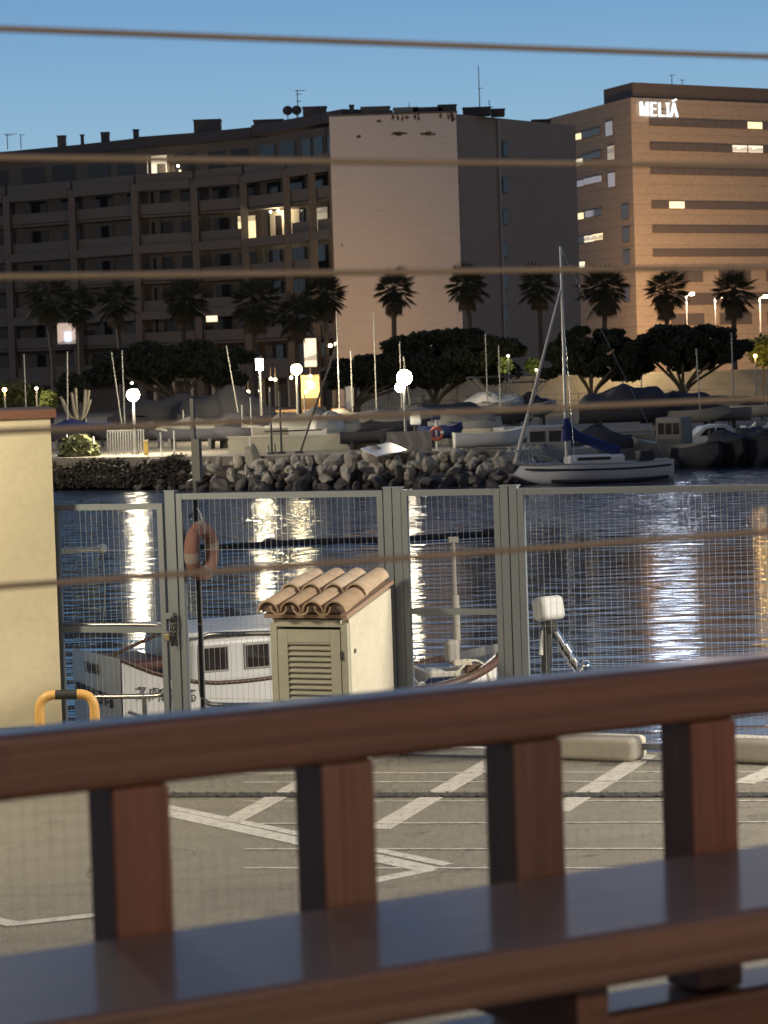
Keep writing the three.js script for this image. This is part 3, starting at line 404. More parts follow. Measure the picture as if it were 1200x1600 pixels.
globeLamp('low garden lamp beside the bush at the right edge', 1180, 556, 160, 24, 0xffc878, 'globe', .1, 20); globeLamp('low lamp beside the sapling near the forestay', 838, 578, 158, 8, 0xfff0b0, 'globe', .07, 10); globeLamp('low lamp beside the sapling under the tallest tree', 794, 556, 150.5, 8, 0xfff0b0, 'globe', .07, 10);
globeLamp('small lamp above the left end of the kiosk roof', 7, 609, 130, 14, 0xffd080, 'globe', .1, 25); globeLamp('tiny white lamp above the kiosk roof', 57, 607, 131, 5, 0xffe8c0, 'globe', .07, 15);
structure('added_jetty', slab([[-22, -84], [-18, -84], [-18, -103], [-22, -103]], -2, -.1), mat.concrete);  // unseen platform, added only to carry the lamp on it
{ const t = thing('added_rock_lamp', 'added lamp left of the view that lights the rocks', 'street lamp', V(-18.6, -.1, -86)); mesh('pole', cyl(.07, .05, 5.2), mat.pole, t); mesh('base', cyl(.15, .1, .3), mat.pole, t); mesh('lamp_globe', ball(.2, 0, 5.3, 0), glow(1, .93, .78, 40), t); lampLight(V(-18.6, 5.2, -86), 0xfff0dc, 560, 40); }  // added lamp out of view, lights rocks and sailboat from the front
// small bare bulbs under the arcade
[[345, 600], [357, 599], [423, 592], [430, 593], [455, 590], [485, 588], [525, 538], [516, 540], [265, 598], [206, 598], [388, 612], [402, 611], [478, 612], [367, 603]].forEach(([u, v], i) => { const D = i === 6 || i === 7 ? 183 : 214, p = at(u, v, D), t = thing('hanging_bulb', i === 6 ? 'right bulb of the pair hanging on the palm beside the gable' : i === 7 ? 'left bulb of the pair hanging on the palm beside the gable' : i === 9 ? 'bulb hanging just above the left globe lamp' : i === 8 ? 'bulb hanging under the wide flat tree' : ['leftmost bulb of the arcade, at the end of the wide flat tree', 'bulb right beside the leftmost arcade bulb', 'larger bulb right of the tall lantern', 'small bulb touching the larger one right of the lantern', 'bulb just left of the small globe lamp', 'bulb on top of the glowing round shop window', '', '', '', '', 'low bulb left of the lantern pole', 'low bulb behind the lantern pole', 'low bulb in front of the round shop window', 'bulb midway between the wide flat tree and the lantern'][i], 'bulb', p, 0, 'small bulbs along the arcade'); mesh('bulb', ball(.13, 0, 0, 0, 10), glow(1, .82, .5, 8), t); mesh('cord', cyl(.02, .02, .8, 0, .1, 0, 4), mat.ironDark, t); });
for (const [u, v, I] of [[365, 598, 60], [435, 592, 100], [482, 590, 100], [535, 600, 50]]) lampLight(at(u, v, 213), 0xffc070, I, 10);
{ const p = at(484, 602, 216), t = thing('shop_display', 'glowing round topped shop window under the arcade', 'shop window', V(p.x, GY, p.z)); const h = p.y - GY; mesh('frame', box(1.5, h + .8, .12, 0, (h + .8) / 2, 0), mat.cream, t); mesh('glass_window', new THREE.CylinderGeometry(.42, .42, .08, 20).rotateX(Math.PI / 2).translate(0, h, .08), mat.litPink, t); mesh('counter', box(1.3, .9, .3, 0, .45, .22), mat.ironDark, t); }
for (const [u, v, lab] of [[548, 628, 'tall lit doorway panel just left of the forked tree'], [566, 628, 'second lit doorway panel behind the forked tree']]) { const p = spot(u, GY, 205), t = thing('lit_doorway', lab, 'doorway', p); mesh('frame', box(.9, 2.5, .12, 0, 1.25, 0), mat.cream, t); mesh('glass_window', box(.6, 2.2, .05, 0, 1.15, .085), mat.litDim, t); }
// ---------------------------------------------------------------- boats
function hullGeo(L, B, Hh, o = {}) {
  const n = 18, m = 8, tr = o.tr ?? .75, bowUp = o.bow ?? .35, st = o.stern ?? .1, P = [], idx = [], hb = (t) => B / 2 * (t < .55 ? mix(tr, 1, Math.sin(t / .55 * Math.PI / 2)) : Math.pow(Math.max(0, Math.cos((t - .55) / .45 * Math.PI / 2)), .75)), sh = (t) => Hh * (1 + (t > .35 ? bowUp * ((t - .35) / .65) ** 2 : st * ((.35 - t) / .35) ** 2)), kl = (t) => t > .7 ? sh(1) * .55 * ((t - .7) / .3) ** 2 : 0;
  for (let i = 0; i <= n; i++) { const t = i / n, s = sh(t), k = kl(t), b = hb(t); for (let j = -m; j <= m; j++) { const a = Math.abs(j) / m * Math.PI / 2, f = Math.cos(a); P.push(-L / 2 + L * t - (o.rake ?? .06) * L * (1 - (s - (s - k) * (1 - f)) / s) * (t > .7 ? (t - .7) / .3 : 0), s - (s - k) * Math.pow(f, .75), Math.sign(j) * b * Math.pow(Math.sin(a), .62)); } }
  const row = 2 * m + 1; for (let i = 0; i < n; i++) for (let j = 0; j < row - 1; j++) { const a = i * row + j, b = a + row; idx.push(a, a + 1, b, b, a + 1, b + 1); }
  const g = new THREE.BufferGeometry(); g.setAttribute('position', new THREE.Float32BufferAttribute(P, 3)); g.setIndex(idx); g.computeVertexNormals();
  const tp = []; for (let j = -m; j <= m; j++) { const q = (j + m) * 3; tp.push([P[q], P[q + 1], P[q + 2]]); } const T = []; for (let j = 0; j < tp.length - 1; j++) T.push(...tp[0], ...tp[j + 1], ...tp[j]); const tg = new THREE.BufferGeometry(); tg.setAttribute('position', new THREE.Float32BufferAttribute(T, 3)); tg.computeVertexNormals();
  const rim = (z, lift = 0, inset = 1) => { const a = []; for (let i = 0; i <= n; i++) { const t = i / n; a.push(V(-L / 2 + L * t, sh(t) + lift, z * hb(t) * inset)); } return a; };
  const D = [], r1 = rim(1, o.deckDrop ?? -.05, .97), r2 = rim(-1, o.deckDrop ?? -.05, .97); for (let i = 0; i < n; i++) { const q = (v) => D.push(v.x, v.y, v.z); q(r1[i]); q(r1[i + 1]); q(r2[i]); q(r2[i]); q(r1[i + 1]); q(r2[i + 1]); }
  const dg = new THREE.BufferGeometry(); dg.setAttribute('position', new THREE.Float32BufferAttribute(D, 3)); dg.computeVertexNormals();
  const fix = (q) => { if (!q.attributes.uv) q.setAttribute('uv', new THREE.BufferAttribute(new Float32Array(q.attributes.position.count * 2), 2)); return q; };
  return { shell: merge([fix(g), fix(tg)]), transom: fix(tg), side: fix(g), deck: fix(dg), rim, sh, hb };
}
const strip = (h, t0, t1, y, thick, side) => { const pts = []; for (let i = 0; i <= 10; i++) { const t = mix(t0, t1, i / 10); pts.push(V(h.rim(1)[0].x * -2 * t + h.rim(1)[0].x, h.sh(t) + y, side * (h.hb(t) * .985 + .01))); } return tube(pts, thick, 20, 6); };
const text = (s, size, m, parent, x, y, z, ry = 0, rz = 0, f = font) => { const g = new TextGeometry(s, { font: f, size, depth: .006, curveSegments: 3, bevelEnabled: false }); const o = mesh('lettering', g, m, parent); o.position.set(x, y, z); o.rotation.set(0, ry, rz, 'YXZ'); return o; };
function yardBoat(name, lab, u, D, y, turn, L, B, Hh, o = {}) {
  const p = spot(u, y, D), t = thing(name, lab, 'boat', p, turn, o.group), h = hullGeo(L, B, Hh, o), lift = o.lift ?? 0;
  const g = new THREE.Group(); const add = (n, geo, m) => mesh(n, merge([].concat(geo)).translate(0, lift, 0), m, t);
  add('hull', h.shell, o.hull || mat.offwhite); add('deck', h.deck, o.deck || mat.cream);
  if (o.stripe) for (const s of [1, -1]) add('stripe', strip(h, .03, .9, -Hh * .18, .035, s), mat.tarpDark);
  if (lift > .2) for (const s of [-.3, .25]) { mesh('stand', box(.12, lift + .15, B * .7, L * s, (lift + .15) / 2 - .02, 0), mat.ironDark, t); }
  if (o.cover) { const c = new THREE.SphereGeometry(.5, 22, 9, 0, 6.2832, 0, 1.5708).scale(L * .92, o.coverH ?? Hh * 1.2, B * .98).translate(-L * .02, Hh - .02, 0), q = c.attributes.position; const f1 = rr(5, 9), f2 = rr(0, 6); for (let i = 0; i < q.count; i++) q.setY(i, q.getY(i) * (1 + .1 * Math.sin(q.getX(i) * f1 / L * 2 + f2) + .06 * Math.sin(q.getX(i) * 11 / L + q.getZ(i) * 5)) + rr(-.04, .04)); c.computeVertexNormals(); add('cover', c, o.cover); }
  if (o.cabin) { const [x0, x1, ch] = o.cabin; const cg = rbox((x1 - x0) * L, ch, B * .62, .08, (x0 + x1) / 2 * L, Hh + ch / 2 - .05, 0); add('cabin', cg, o.hull || mat.offwhite); for (const s of [1, -1]) for (let k = 0; k < 3; k++) add('window', box((x1 - x0) * L * .22, ch * .4, .03, mix(x0, x1, .22 + k * .28) * L, Hh + ch * .55, s * (B * .31 + .005)), mat.windowDark); add('windscreen', box(.04, ch * .5, B * .5, x1 * L + .012, Hh + ch * .58, 0, 0, 0, .2), mat.windowDark); }
  if (o.bimini) { const [x0, x1, bh] = o.bimini; for (const s of [1, -1]) for (const e of [x0, x1]) add('frame_tube', rod(V((x0 + x1) / 2 * L, Hh, s * B * .42), V(e * L, Hh + bh, s * B * .42), .03), mat.pole); add('bimini_top', box((x1 - x0) * L, .07, B * .9, (x0 + x1) / 2 * L, Hh + bh + .03, 0), mat.tarpDark); }
  if (o.outboard) { add('outboard_cowl', rbox(.35, .45, .35, .08, -L / 2 - .2, Hh + .3, 0), o.outboard); add('outboard_leg', box(.12, .9, .1, -L / 2 - .2, Hh - .35, 0), mat.ironDark); }
  if (o.mast) { const [mx, mh, ln] = o.mast; add('mast', rod(V(mx * L, Hh * .5, 0), V(mx * L + (ln || 0), Hh + mh, 0), .035, .025), o.mastMat || mat.pole); }
  return t;
}
// small sailing dinghies and their masts in the yard: [u, row of the mast top, distance, lean, label]
[[28, 553, 120, 0, 'white masted dinghy behind the kiosk roof at the left'], [122, 548, 114, .12, 'dinghy with slightly leaning mast beside the pruned tree'], [176, 550, 118, -.35, 'dinghy with left leaning mast behind the yard fence'], [212, 547, 112, 0, 'dinghy whose straight mast rises behind the left globe lamp'], [362, 540, 122, -.5, 'covered dinghy with leaning mast in front of the wide flat tree'], [440, 605, 106, 0, 'short masted dinghy below the tall lantern'], [462, 612, 104, 0, 'short masted dinghy below the small globe lamp'], [546, 486, 118, 0, 'dinghy with the tall mast before the forked tree'], [575, 488, 121, 0, 'dinghy with tall mast right of the forked tree'], [567, 548, 119, 0, 'dinghy with thin middle height mast between two tall masts'], [614, 534, 117, 0, 'dinghy with mast just left of the double lamp'], [662, 556, 114, -.3, 'dinghy with leaning mast right of the double lamp'], [768, 540, 120, 0, 'dinghy with thin mast left of the lit sapling'], [776, 520, 124, 0, 'dinghy with thin tall mast under the tallest tree'], [1080, 545, 112, -.1, 'dinghy with pale mast before the right hand tree'], [1104, 596, 113, -.45, 'dinghy with leaning mast above the cabin boat'], [1132, 520, 126, 0, 'dinghy with dark tall mast right of the cabin boat lamp'], [1160, 520, 126, 0, 'dinghy with dark mast near the right edge'], [1182, 600, 118, 0, 'dinghy with short mast at the right edge'], [306, 640, 108, 0, 'small dinghy with stub mast beside the dark lamp post'], [376, 622, 107, 0, 'dinghy with short bright mast left of the arcade lantern'], [395, 632, 106, 0, 'dinghy with stub mast below the arcade lantern']].forEach(([u, v, D, lean, lab], i) => {
  const top = yAt(u, v, D) - GY; yardBoat('sailing_dinghy', lab, u, D, GY, rr(-.4, .4) + (i % 2 ? Math.PI : 0), rr(3, 3.8), 1.35, .5, { lift: .3, mast: [.12, top - .8, lean * (i % 2 ? -1 : 1)], hull: u < 420 ? mat.tarpDark : pick([mat.offwhite, mat.tarpGrey, mat.tarpDark]), cover: i % 3 === 1 ? pick([mat.tarpDark, mat.tarpGrey, mat.tarpBlue]) : null, coverH: .7, group: 'sailing dinghies stored in the yard' });
});
yardBoat('covered_boat', 'boat under a dark domed tarpaulin left of the arcade lantern', 356, 126, GY, .1, 4.6, 1.9, .6, { lift: .5, hull: mat.tarpDark, cover: mat.tarpDark, coverH: 2.2 }); yardBoat('covered_boat', 'long boat under a dark tarpaulin at the left of the yard', 265, 128, GY, 0, 5.6, 2, .6, { lift: .45, hull: mat.tarpDark, cover: mat.tarpDark, coverH: 1.8 });
yardBoat('covered_boat', 'boat under a low grey tarpaulin beneath the globe lamp', 418, 108, GY, .15, 4.2, 1.8, .5, { lift: .3, hull: mat.tarpGrey, cover: mat.tarpDark, coverH: .8 }); yardBoat('covered_boat', 'boat under a pale grey rounded cover below the arcade', 492, 104, GY, -.1, 3.6, 1.7, .6, { lift: .25, cover: mat.tarpGrey, coverH: 1.1 });
yardBoat('covered_boat', 'short boat under a white rounded cover right of the grey one', 513, 102.5, GY, 1.2, 2.4, 1.2, .5, { lift: .2, cover: mat.offwhite, coverH: 1.2 }); yardBoat('inflatable_dinghy', 'dark low inflatable dinghy left of the chevron board', 575, 99.5, GY, .05, 2.0, 1.1, .4, { lift: .22, hull: mat.tarpDark, deck: mat.tarpDark });
yardBoat('motor_boat', 'small blue boat with white engine right of the chevron board', 692, 99, GY, .3, 1.6, 1.1, .45, { lift: .3, hull: mat.tarpBlue, outboard: mat.white }); yardBoat('covered_boat', 'boat under a tan cover right of the chevron board', 728, 103, GY, 0, 2.8, 1.5, .55, { lift: .25, cover: mat.tarpGrey, coverH: .9 });
yardBoat('motor_boat', 'motor boat with black bimini frame under the tallest tree', 772, 126, GY, .2, 3.0, 1.6, .7, { lift: .5, cover: mat.white, coverH: .9, bimini: [-.35, .3, 1.15] }); yardBoat('motor_boat', 'second motor boat with low dark canopy left of the forestay', 822, 127, GY, .1, 3.0, 1.6, .6, { lift: .45, cover: mat.tarpDark, coverH: .9, bimini: [-.3, .3, 1.0] });
yardBoat('motor_yacht', 'white cabin boat with pointed bow behind the sailboat', 818, 100, SEA - .12, Math.PI + .25, 5.2, 2.1, .95, { cabin: [-.32, .18, .95], cover: null, bow: .45 });
yardBoat('motor_boat', 'white boat moored behind the sailboat cabin', 935, 104, SEA - .12, Math.PI, 3.4, 1.5, .8, { cover: mat.tarpDark, coverH: 1.6, hull: mat.tarpGrey }); yardBoat('wheelhouse_boat', 'grey fishing boat with open wheelhouse frame right of the sailboat', 1050, 103, SEA - .12, 2.6, 3.4, 1.6, .95, { cabin: [-.2, .12, 1.05], hull: mat.tarpGrey });
yardBoat('rubber_boat', 'dark rubber boat with upright engine below the white cabin boat', 1098, 101.6, SEA - .1, -1.2, 2.6, 1.5, .8, { hull: mat.tarpDark, deck: mat.tarpDark, outboard: mat.tarpGrey }); yardBoat('rubber_boat', 'dark rubber boat moored second from the right edge', 1140, 101.8, SEA - .1, -1.3, 2.6, 1.5, .85, { hull: mat.rubber, deck: mat.tarpDark, cover: mat.tarpDark, coverH: .9, outboard: mat.tarpDark }); yardBoat('rubber_boat', 'dark rubber boat moored at the right edge', 1184, 101.8, SEA - .1, -1.25, 2.6, 1.5, .9, { hull: mat.tarpDark, deck: mat.tarpDark, outboard: mat.rubber, cover: mat.rubber, coverH: 1.1 });
yardBoat('covered_boat', 'boat under a dark tarpaulin behind the sailboat boom', 985, 112, GY, .1, 4.4, 1.8, .6, { lift: .4, hull: mat.tarpDark, cover: mat.tarpDark, coverH: 1.7 }); yardBoat('covered_boat', 'long boat under a dark tarpaulin left of the white cabin boat', 1068, 113, GY, 0, 3.6, 1.7, .5, { lift: .3, hull: mat.tarpDark, cover: mat.tarpDark, coverH: 1.5 });
yardBoat('covered_boat', 'boat under grey tarpaulin with dark hull behind the chevron board', 620, 110, GY, .1, 5, 1.8, .5, { lift: .3, hull: mat.tarpDark, cover: mat.tarpGrey, coverH: .9 }); yardBoat('covered_boat', 'long boat under dark cover left of the pale boat bow', 690, 112, GY, 0, 4.6, 1.8, .5, { lift: .35, hull: mat.tarpGrey, cover: mat.tarpDark, coverH: 1.2 }); yardBoat('motor_boat', 'upturned pale rowing boat by the rocks left of the sailboat', 768, 95.2, GY, .1, 2.6, 1.2, .5, { lift: .05, hull: mat.white });
for (const [u, D, L2, lab] of [[475, 100.5, 5.8, 'low pale concrete yard wall left of the chevron board'], [725, 101, 2.2, 'low pale concrete yard wall right of the chevron board']]) { const p = spot(u, GY, D), t = thing('yard_wall', lab, 'wall', p, -.32); mesh('wall_body', box(L2, .52, .22, 0, .26, 0), M(.52, .5, .38, .9, { map: tPlasterFar }), t); mesh('coping', box(L2 + .06, .06, .3, 0, .55, 0), mat.cream, t); }
{ // pale tents and sheets at the left of the yard
  for (const [u, D, w, h, lab] of [[136, 116, .9, 1.1, 'small pale pointed tent cover beside the pruned tree'], [97, 116, .9, 1.0, 'pale folded sail cover at the kiosk roof corner']]) { const p = spot(u, GY, D), t = thing('sail_cover', lab, 'cover', p, rr(0, 1)); const g = new THREE.ConeGeometry(w * .5, h, 7, 3).translate(0, h / 2, 0), q = g.attributes.position; for (let i = 0; i < q.count; i++) q.setXYZ(i, q.getX(i) * rr(.8, 1.2), q.getY(i), q.getZ(i) * rr(.8, 1.2)); g.computeVertexNormals(); mesh('cloth', g, mat.cream, t); mesh('pole', cyl(.03, .03, h + .15), mat.pole, t); }
  const a = spot(170, GY, 103), e = spot(226, GY, 102.5), d = e.clone().sub(a), L = d.length(), f = thing('picket_fence', 'short upright bar fence by the left globe lamp', 'fence', a, Math.atan2(-d.z, d.x)); for (const y of [.12, .92]) mesh('rail', box(L, .05, .04, L / 2, y, 0), mat.pole, f); for (let i = 0; i <= 14; i++) mesh('bar', box(.035, .95, .035, i * L / 14, .475, .04), mat.pole, f);
  const yp = spot(228.5, GY, 101.5), y = thing('marker_post', 'short yellow marker post beside the bar fence', 'post', yp); mesh('post', rbox(.15, .52, .15, .02, 0, .26, 0), M(.6, .4, .08, .6), y); mesh('cap', box(.17, .04, .17, 0, .54, 0), mat.cream, y);
  for (const [u, D, h, lab] of [[106, 103, .85, 'thin pale stake left of the grassy mound'], [147, 102.5, .75, 'leaning thin stake above the grassy mound'], [252, 101, .85, 'pale stake right of the yellow post'], [273, 101, .9, 'second pale stake right of the yellow post'], [391, 99.5, .6, 'white pole with foot plate on the bank'], [420, 99.4, .3, 'short black stub post on the bank'], [430, 99, .35, 'second short black stub post on the bank']]) { const p = spot(u, GY, D), t = thing('stake', lab, 'stake', p); const bl = lab.includes('black'); mesh('pole', cyl(.028, .025, h, 0, -.02), bl ? mat.ironDark : mat.white, t); mesh('foot', cyl(.1, .06, .06, 0, -.02), bl ? mat.ironDark : mat.white, t); }
}
{ // dark derrick pole and chevron board
  for (const [u, lab, lean] of [[468, 'slanting dark hoist pole below the arcade', .9], [440, 'thin dark upright hoist post', 0], [425, 'second thin dark hoist post', 0]]) { const p = spot(u + (lean ? 24 : 0), GY, 97.5), t = thing('hoist_pole', lab, 'hoist', p.add(V(lean ? -.55 : 0, 0, 0))); mesh('pole', rod(V(0, -.05, 0), V(lean * 1.6, lean ? 3.8 : 2.2, 0), .045, .04), mat.ironDark, t); mesh('foot', box(.3, .1, .3, 0, .02, 0), mat.ironDark, t); mesh('crossbar', box(1.1, .05, .05, .3, .8, 0), mat.ironDark, t); }
  const p = spot(640, .2, 95), t = thing('chevron_board', 'dull grey road board with faint chevrons on two legs by the rocks', 'sign', p, -.1), h = yAt(640, 693, 95) - .2; mesh('panel', box(1.56, .84, .05, 0, h, 0), M(.24, .22, .2, .7), t);
  for (let k = 0; k < 3; k++) { const s = new THREE.Shape([[0, 0], [.18, 0], [.36, .38], [.18, .76], [0, .76], [.18, .38]].map(([x, y]) => new THREE.Vector2(x, y))); mesh('chevron', new THREE.ExtrudeGeometry(s, { depth: .008, bevelEnabled: false }).translate(-.68 + k * .5, h - .38, .027), M(.33, .3, .27, .7), t); }
  for (const x of [-.42, .5]) mesh('leg', box(.09, h, .06, x, h / 2 - .12, -.06), mat.ironDark, t);
  const q = spot(600, .42, 93.4), b = thing('white_board', 'white tilted board lying on the rocks below the chevron board', 'board', q, .35); mesh('sheet', rbox(1.25, .05, 1.0, .015, 0, .02, 0), mat.white, b); mesh('batten', box(1.2, .05, .06, 0, -.03, .1), mat.woodTrim, b); b.rotation.set(.32, .6, -.06);
}
{ // red and white ring stand by the rocks
  const p = spot(683, .3, 96.5), t = thing('ring_stand', 'small red and white ring buoy stand right of the chevron board', 'life ring', p); mesh('post', cyl(.04, .04, 1.25, 0, -.1, 0), mat.white, t); mesh('ring', new THREE.TorusGeometry(.2, .06, 8, 18).translate(0, .55, .08), M(.45, .12, .08, .7), t); mesh('band', new THREE.TorusGeometry(.2, .063, 8, 6, .5).translate(0, .55, .08), mat.white, t); mesh('box', rbox(.3, .22, .2, .02, 0, 1.15, 0), mat.tarpBlue, t);
}
{ // sailboat
  const D = 91, p = spot(925, SEA - .1, D), t = thing('sailboat', 'white moored sailboat with furled jib and blue boom cover', 'sailboat', p, Math.PI + .12), L = 5.3, h = hullGeo(L, 1.8, .72, { tr: .7, bow: .12, rake: .12, deckDrop: -.02 });
  mesh('hull', h.shell, mat.white, t); mesh('deck', h.deck, mat.cream, t); for (const s of [1, -1]) { mesh('stripe', strip(h, .02, .93, -.17, .035, s), mat.ironDark, t); mesh('toe_rail', strip(h, .02, .97, .01, .018, s), mat.steel, t); mesh('waterline_band', strip(h, .04, .78, -.55, .06, s), mat.tarpDark, t); }
  mesh('cabin', rbox(1.9, .3, 1.0, .1, -.1, .86, 0), mat.white, t); for (const s of [1, -1]) mesh('cabin_window', rbox(1.1, .1, .02, .01, 0, .9, s * .505), mat.windowDark, t);
  const mt = yAt(881, 385, D) - p.y; mesh('mast', rod(V(.82, .75, 0), V(.82, mt, 0), .055, .04, 8), M(.62, .6, .54, .35, { metalness: .2 }), t);
  mesh('furled_jib', rod(V(2.55, .8, 0), V(.86, mt * .82, 0), .075, .035, 8), M(.66, .62, .52, .8), t);
  mesh('boom_cover', tube([V(.86, 2.05, 0), V(.6, 1.75, 0), V(.1, 1.5, 0), V(-.5, 1.25, 0), V(-.95, 1.08, 0)], .17, 24, 8).scale(1, 1, .8), mat.tarpBlue, t); mesh('mast_boot', cyl(.2, .1, .75, .8, 1.5, 0, 10), mat.tarpBlue, t);
  for (const s of [1, -1]) { mesh('shroud', rod(V(.7, .75, s * .8), V(.82, mt * .8, 0), .008), mat.steel, t); mesh('spreader', rod(V(.82, mt * .55, 0), V(.75, mt * .56, s * .4), .02), mat.pole, t); } mesh('backstay', rod(V(-2.5, .8, 0), V(.82, mt - .05, 0), .007), mat.steel, t);
  mesh('pulpit', tube([V(2.0, .8, .35), V(2.1, 1.2, .32), V(2.6, 1.22, 0), V(2.1, 1.2, -.32), V(2.0, .8, -.35)], .018, 20, 6), mat.steel, t); mesh('outboard_cowl', rbox(.3, .4, .3, .08, -2.8, .95, .1), mat.tarpDark, t); mesh('helm_seat', rbox(.5, .4, .8, .08, -1.8, .9, 0), mat.tarpDark, t);
}
{ // white cabin boat with a bright deck lamp
  const p = spot(1118, SEA - .12, 105.4), c = thing('cabin_boat', 'white cabin boat with one bright lamp behind the dark rubber boats', 'boat', p, .12), hh = hullGeo(2.6, 1.4, .85, { tr: .8, bow: .2 }); mesh('hull', hh.shell, mat.white, c); mesh('deck', hh.deck, mat.white, c);
  const s = new THREE.Shape([[-1, 0], [-1.0, .25], [-.55, .62], [-.1, .7], [.35, .68], [.75, .42], [.95, .18], [1.0, 0]].map(([x, y]) => new THREE.Vector2(x, y))); mesh('cabin', new THREE.ExtrudeGeometry(s, { depth: .9, bevelEnabled: true, bevelSize: .03, bevelThickness: .06, bevelSegments: 2 }).translate(0, .86, -.45), mat.white, c);
  for (const z of [.52, -.52]) for (const q of [[[-.72, .3], [-.45, .55], [-.12, .6], [-.12, .3]], [[-.04, .3], [-.04, .6], [.28, .57], [.52, .33]]]) mesh('side_window', new THREE.ExtrudeGeometry(new THREE.Shape(q.map(([x, y]) => new THREE.Vector2(x, y))), { depth: .012, bevelEnabled: false }).translate(0, .86, z - .006), mat.windowDark, c);
  mesh('deck_lamp', ball(.07, .98, 1.02, .3), glow(.8, .92, 1, 25), c); mesh('lamp_bracket', rod(V(.95, .8, .3), V(.98, 1.0, .3), .02), mat.steel, c); lampLight(V(.98, 1.02, .42).applyAxisAngle(V(0, 1, 0), .12).add(p), 0xdcecff, 1.6, 3);
}
yardBoat('motor_boat', 'white motor boat bow at the right edge behind the rubber boats', 1192, 105.5, SEA - .12, .1, 1.5, 1.2, 1.35, { hull: mat.white }); yardBoat('motor_boat', 'short white boat between the cabin boat and the right edge', 1164, 105.8, SEA - .12, .05, 1.0, 1.0, 1.2, { hull: mat.white });
// ---------------------------------------------------------------- floating boom and mooring things on the water
{
  const a = spot(262, SEA, 62.5), e = spot(765, SEA, 63.8), pts = []; for (let i = 0; i <= 16; i++) { const q = a.clone().lerp(e, i / 16); q.z += .25 * Math.sin(i * .7); q.y += .02; pts.push(q); }
  const f = thing('floating_boom', 'long dark floating boom lying across the harbour water', 'boom'); mesh('boom_pipe', tube(pts, .085, 80, 8), M(.03, .028, .03, .6), f); for (const i of [0, 5, 11, 16]) mesh('float_collar', new THREE.SphereGeometry(.13, 10, 8).scale(1.6, .9, 1).translate(pts[i].x, pts[i].y + .02, pts[i].z), i ? M(.05, .05, .05, .7) : M(.1, .14, .05, .6), f);
}
// ---------------------------------------------------------------- near boats behind the fence
const inkDark = M(.03, .035, .05, .6);
function local(t, u, v, D) { return t.worldToLocal(at(u, v, D)); }
const tubeSteel = M(.3, .29, .28, .3, { metalness: .9 });
{ // left boat: stern towards the quay at the left, side and cabin to the right
  const th = .44, L = 2.95, B = 1.6, tr = .86, Hh = 1.3, S = spot(190, .5, 25.3), ax = V(Math.cos(th), 0, -Math.sin(th)), nn = V(Math.sin(th), 0, Math.cos(th)), ctr = S.clone().addScaledVector(ax, L / 2).addScaledVector(nn, -tr * B / 2).setY(SEA - .25);
  const b = thing('fishing_boat', 'white cabin boat with registration lettering on its stern, left of the shed', 'boat', ctr, th, 'white boats moored behind the fence'), h = hullGeo(L, B, Hh, { tr, bow: .2, stern: .215, deckDrop: -.1 });
  mesh('hull', h.side, mat.white, b); mesh('transom', h.transom.clone().translate(-.012, 0, 0), mat.white, b); mesh('deck', h.deck, mat.offwhite, b); for (const s of [1, -1]) { mesh('gunwale', strip(h, 0, .99, -.01, .02, s), mat.woodTrim, b); mesh('lower_strake', strip(h, .02, .96, -.46, .012, s), mat.tarpGrey, b); }
  mesh('cockpit_cover', rbox(.5, .1, 1.0, .04, -L / 2 + .36, Hh + .17, -.05), mat.maroon, b);
  const x0 = -.78, x1 = 1.0, ch = .5; mesh('cabin', rbox(x1 - x0, ch, 1.24, .1, (x0 + x1) / 2, Hh + ch / 2 - .08, -.04), mat.white, b); mesh('cabin_roof', rbox(x1 - x0 + .14, .05, 1.36, .02, (x0 + x1) / 2, Hh + ch - .06, -.04), mat.white, b);
  for (const s of [1, -1]) for (const x of [-.5, -.08, .4]) { const w = mesh('cabin_window', rbox(.27, .25, .03, .012, x, Hh + .2, s * .62 - .04), mat.offwhite, b); mesh('pane', rbox(.23, .21, .012, .004, x, Hh + .2, s * .637 - .04), mat.windowDark, w); }
  const m = M(.05, .055, .06, .6); text('TANKA', .1, m, b, -L / 2 - .025, Hh + .08, -.3, -Math.PI / 2, 0, fontRegular); text('7ªPM-1-271-6', .125, m, b, -L / 2 - .025, Hh - .16, -.6, -Math.PI / 2, -.04);
  const tt = text('7 PM 15', .115, m, b, 0, 0, 0, 0, 0, fontRegular); tt.position.set(-L / 2 + .12, Hh - .1, h.hb(.12) - .005); tt.rotation.set(0, -.1, -.12, 'YXZ');
  mesh('tiller', rod(V(-1.42, Hh + .22, .05), V(-.9, Hh + .42, .1), .018), mat.woodTrim, b);
}
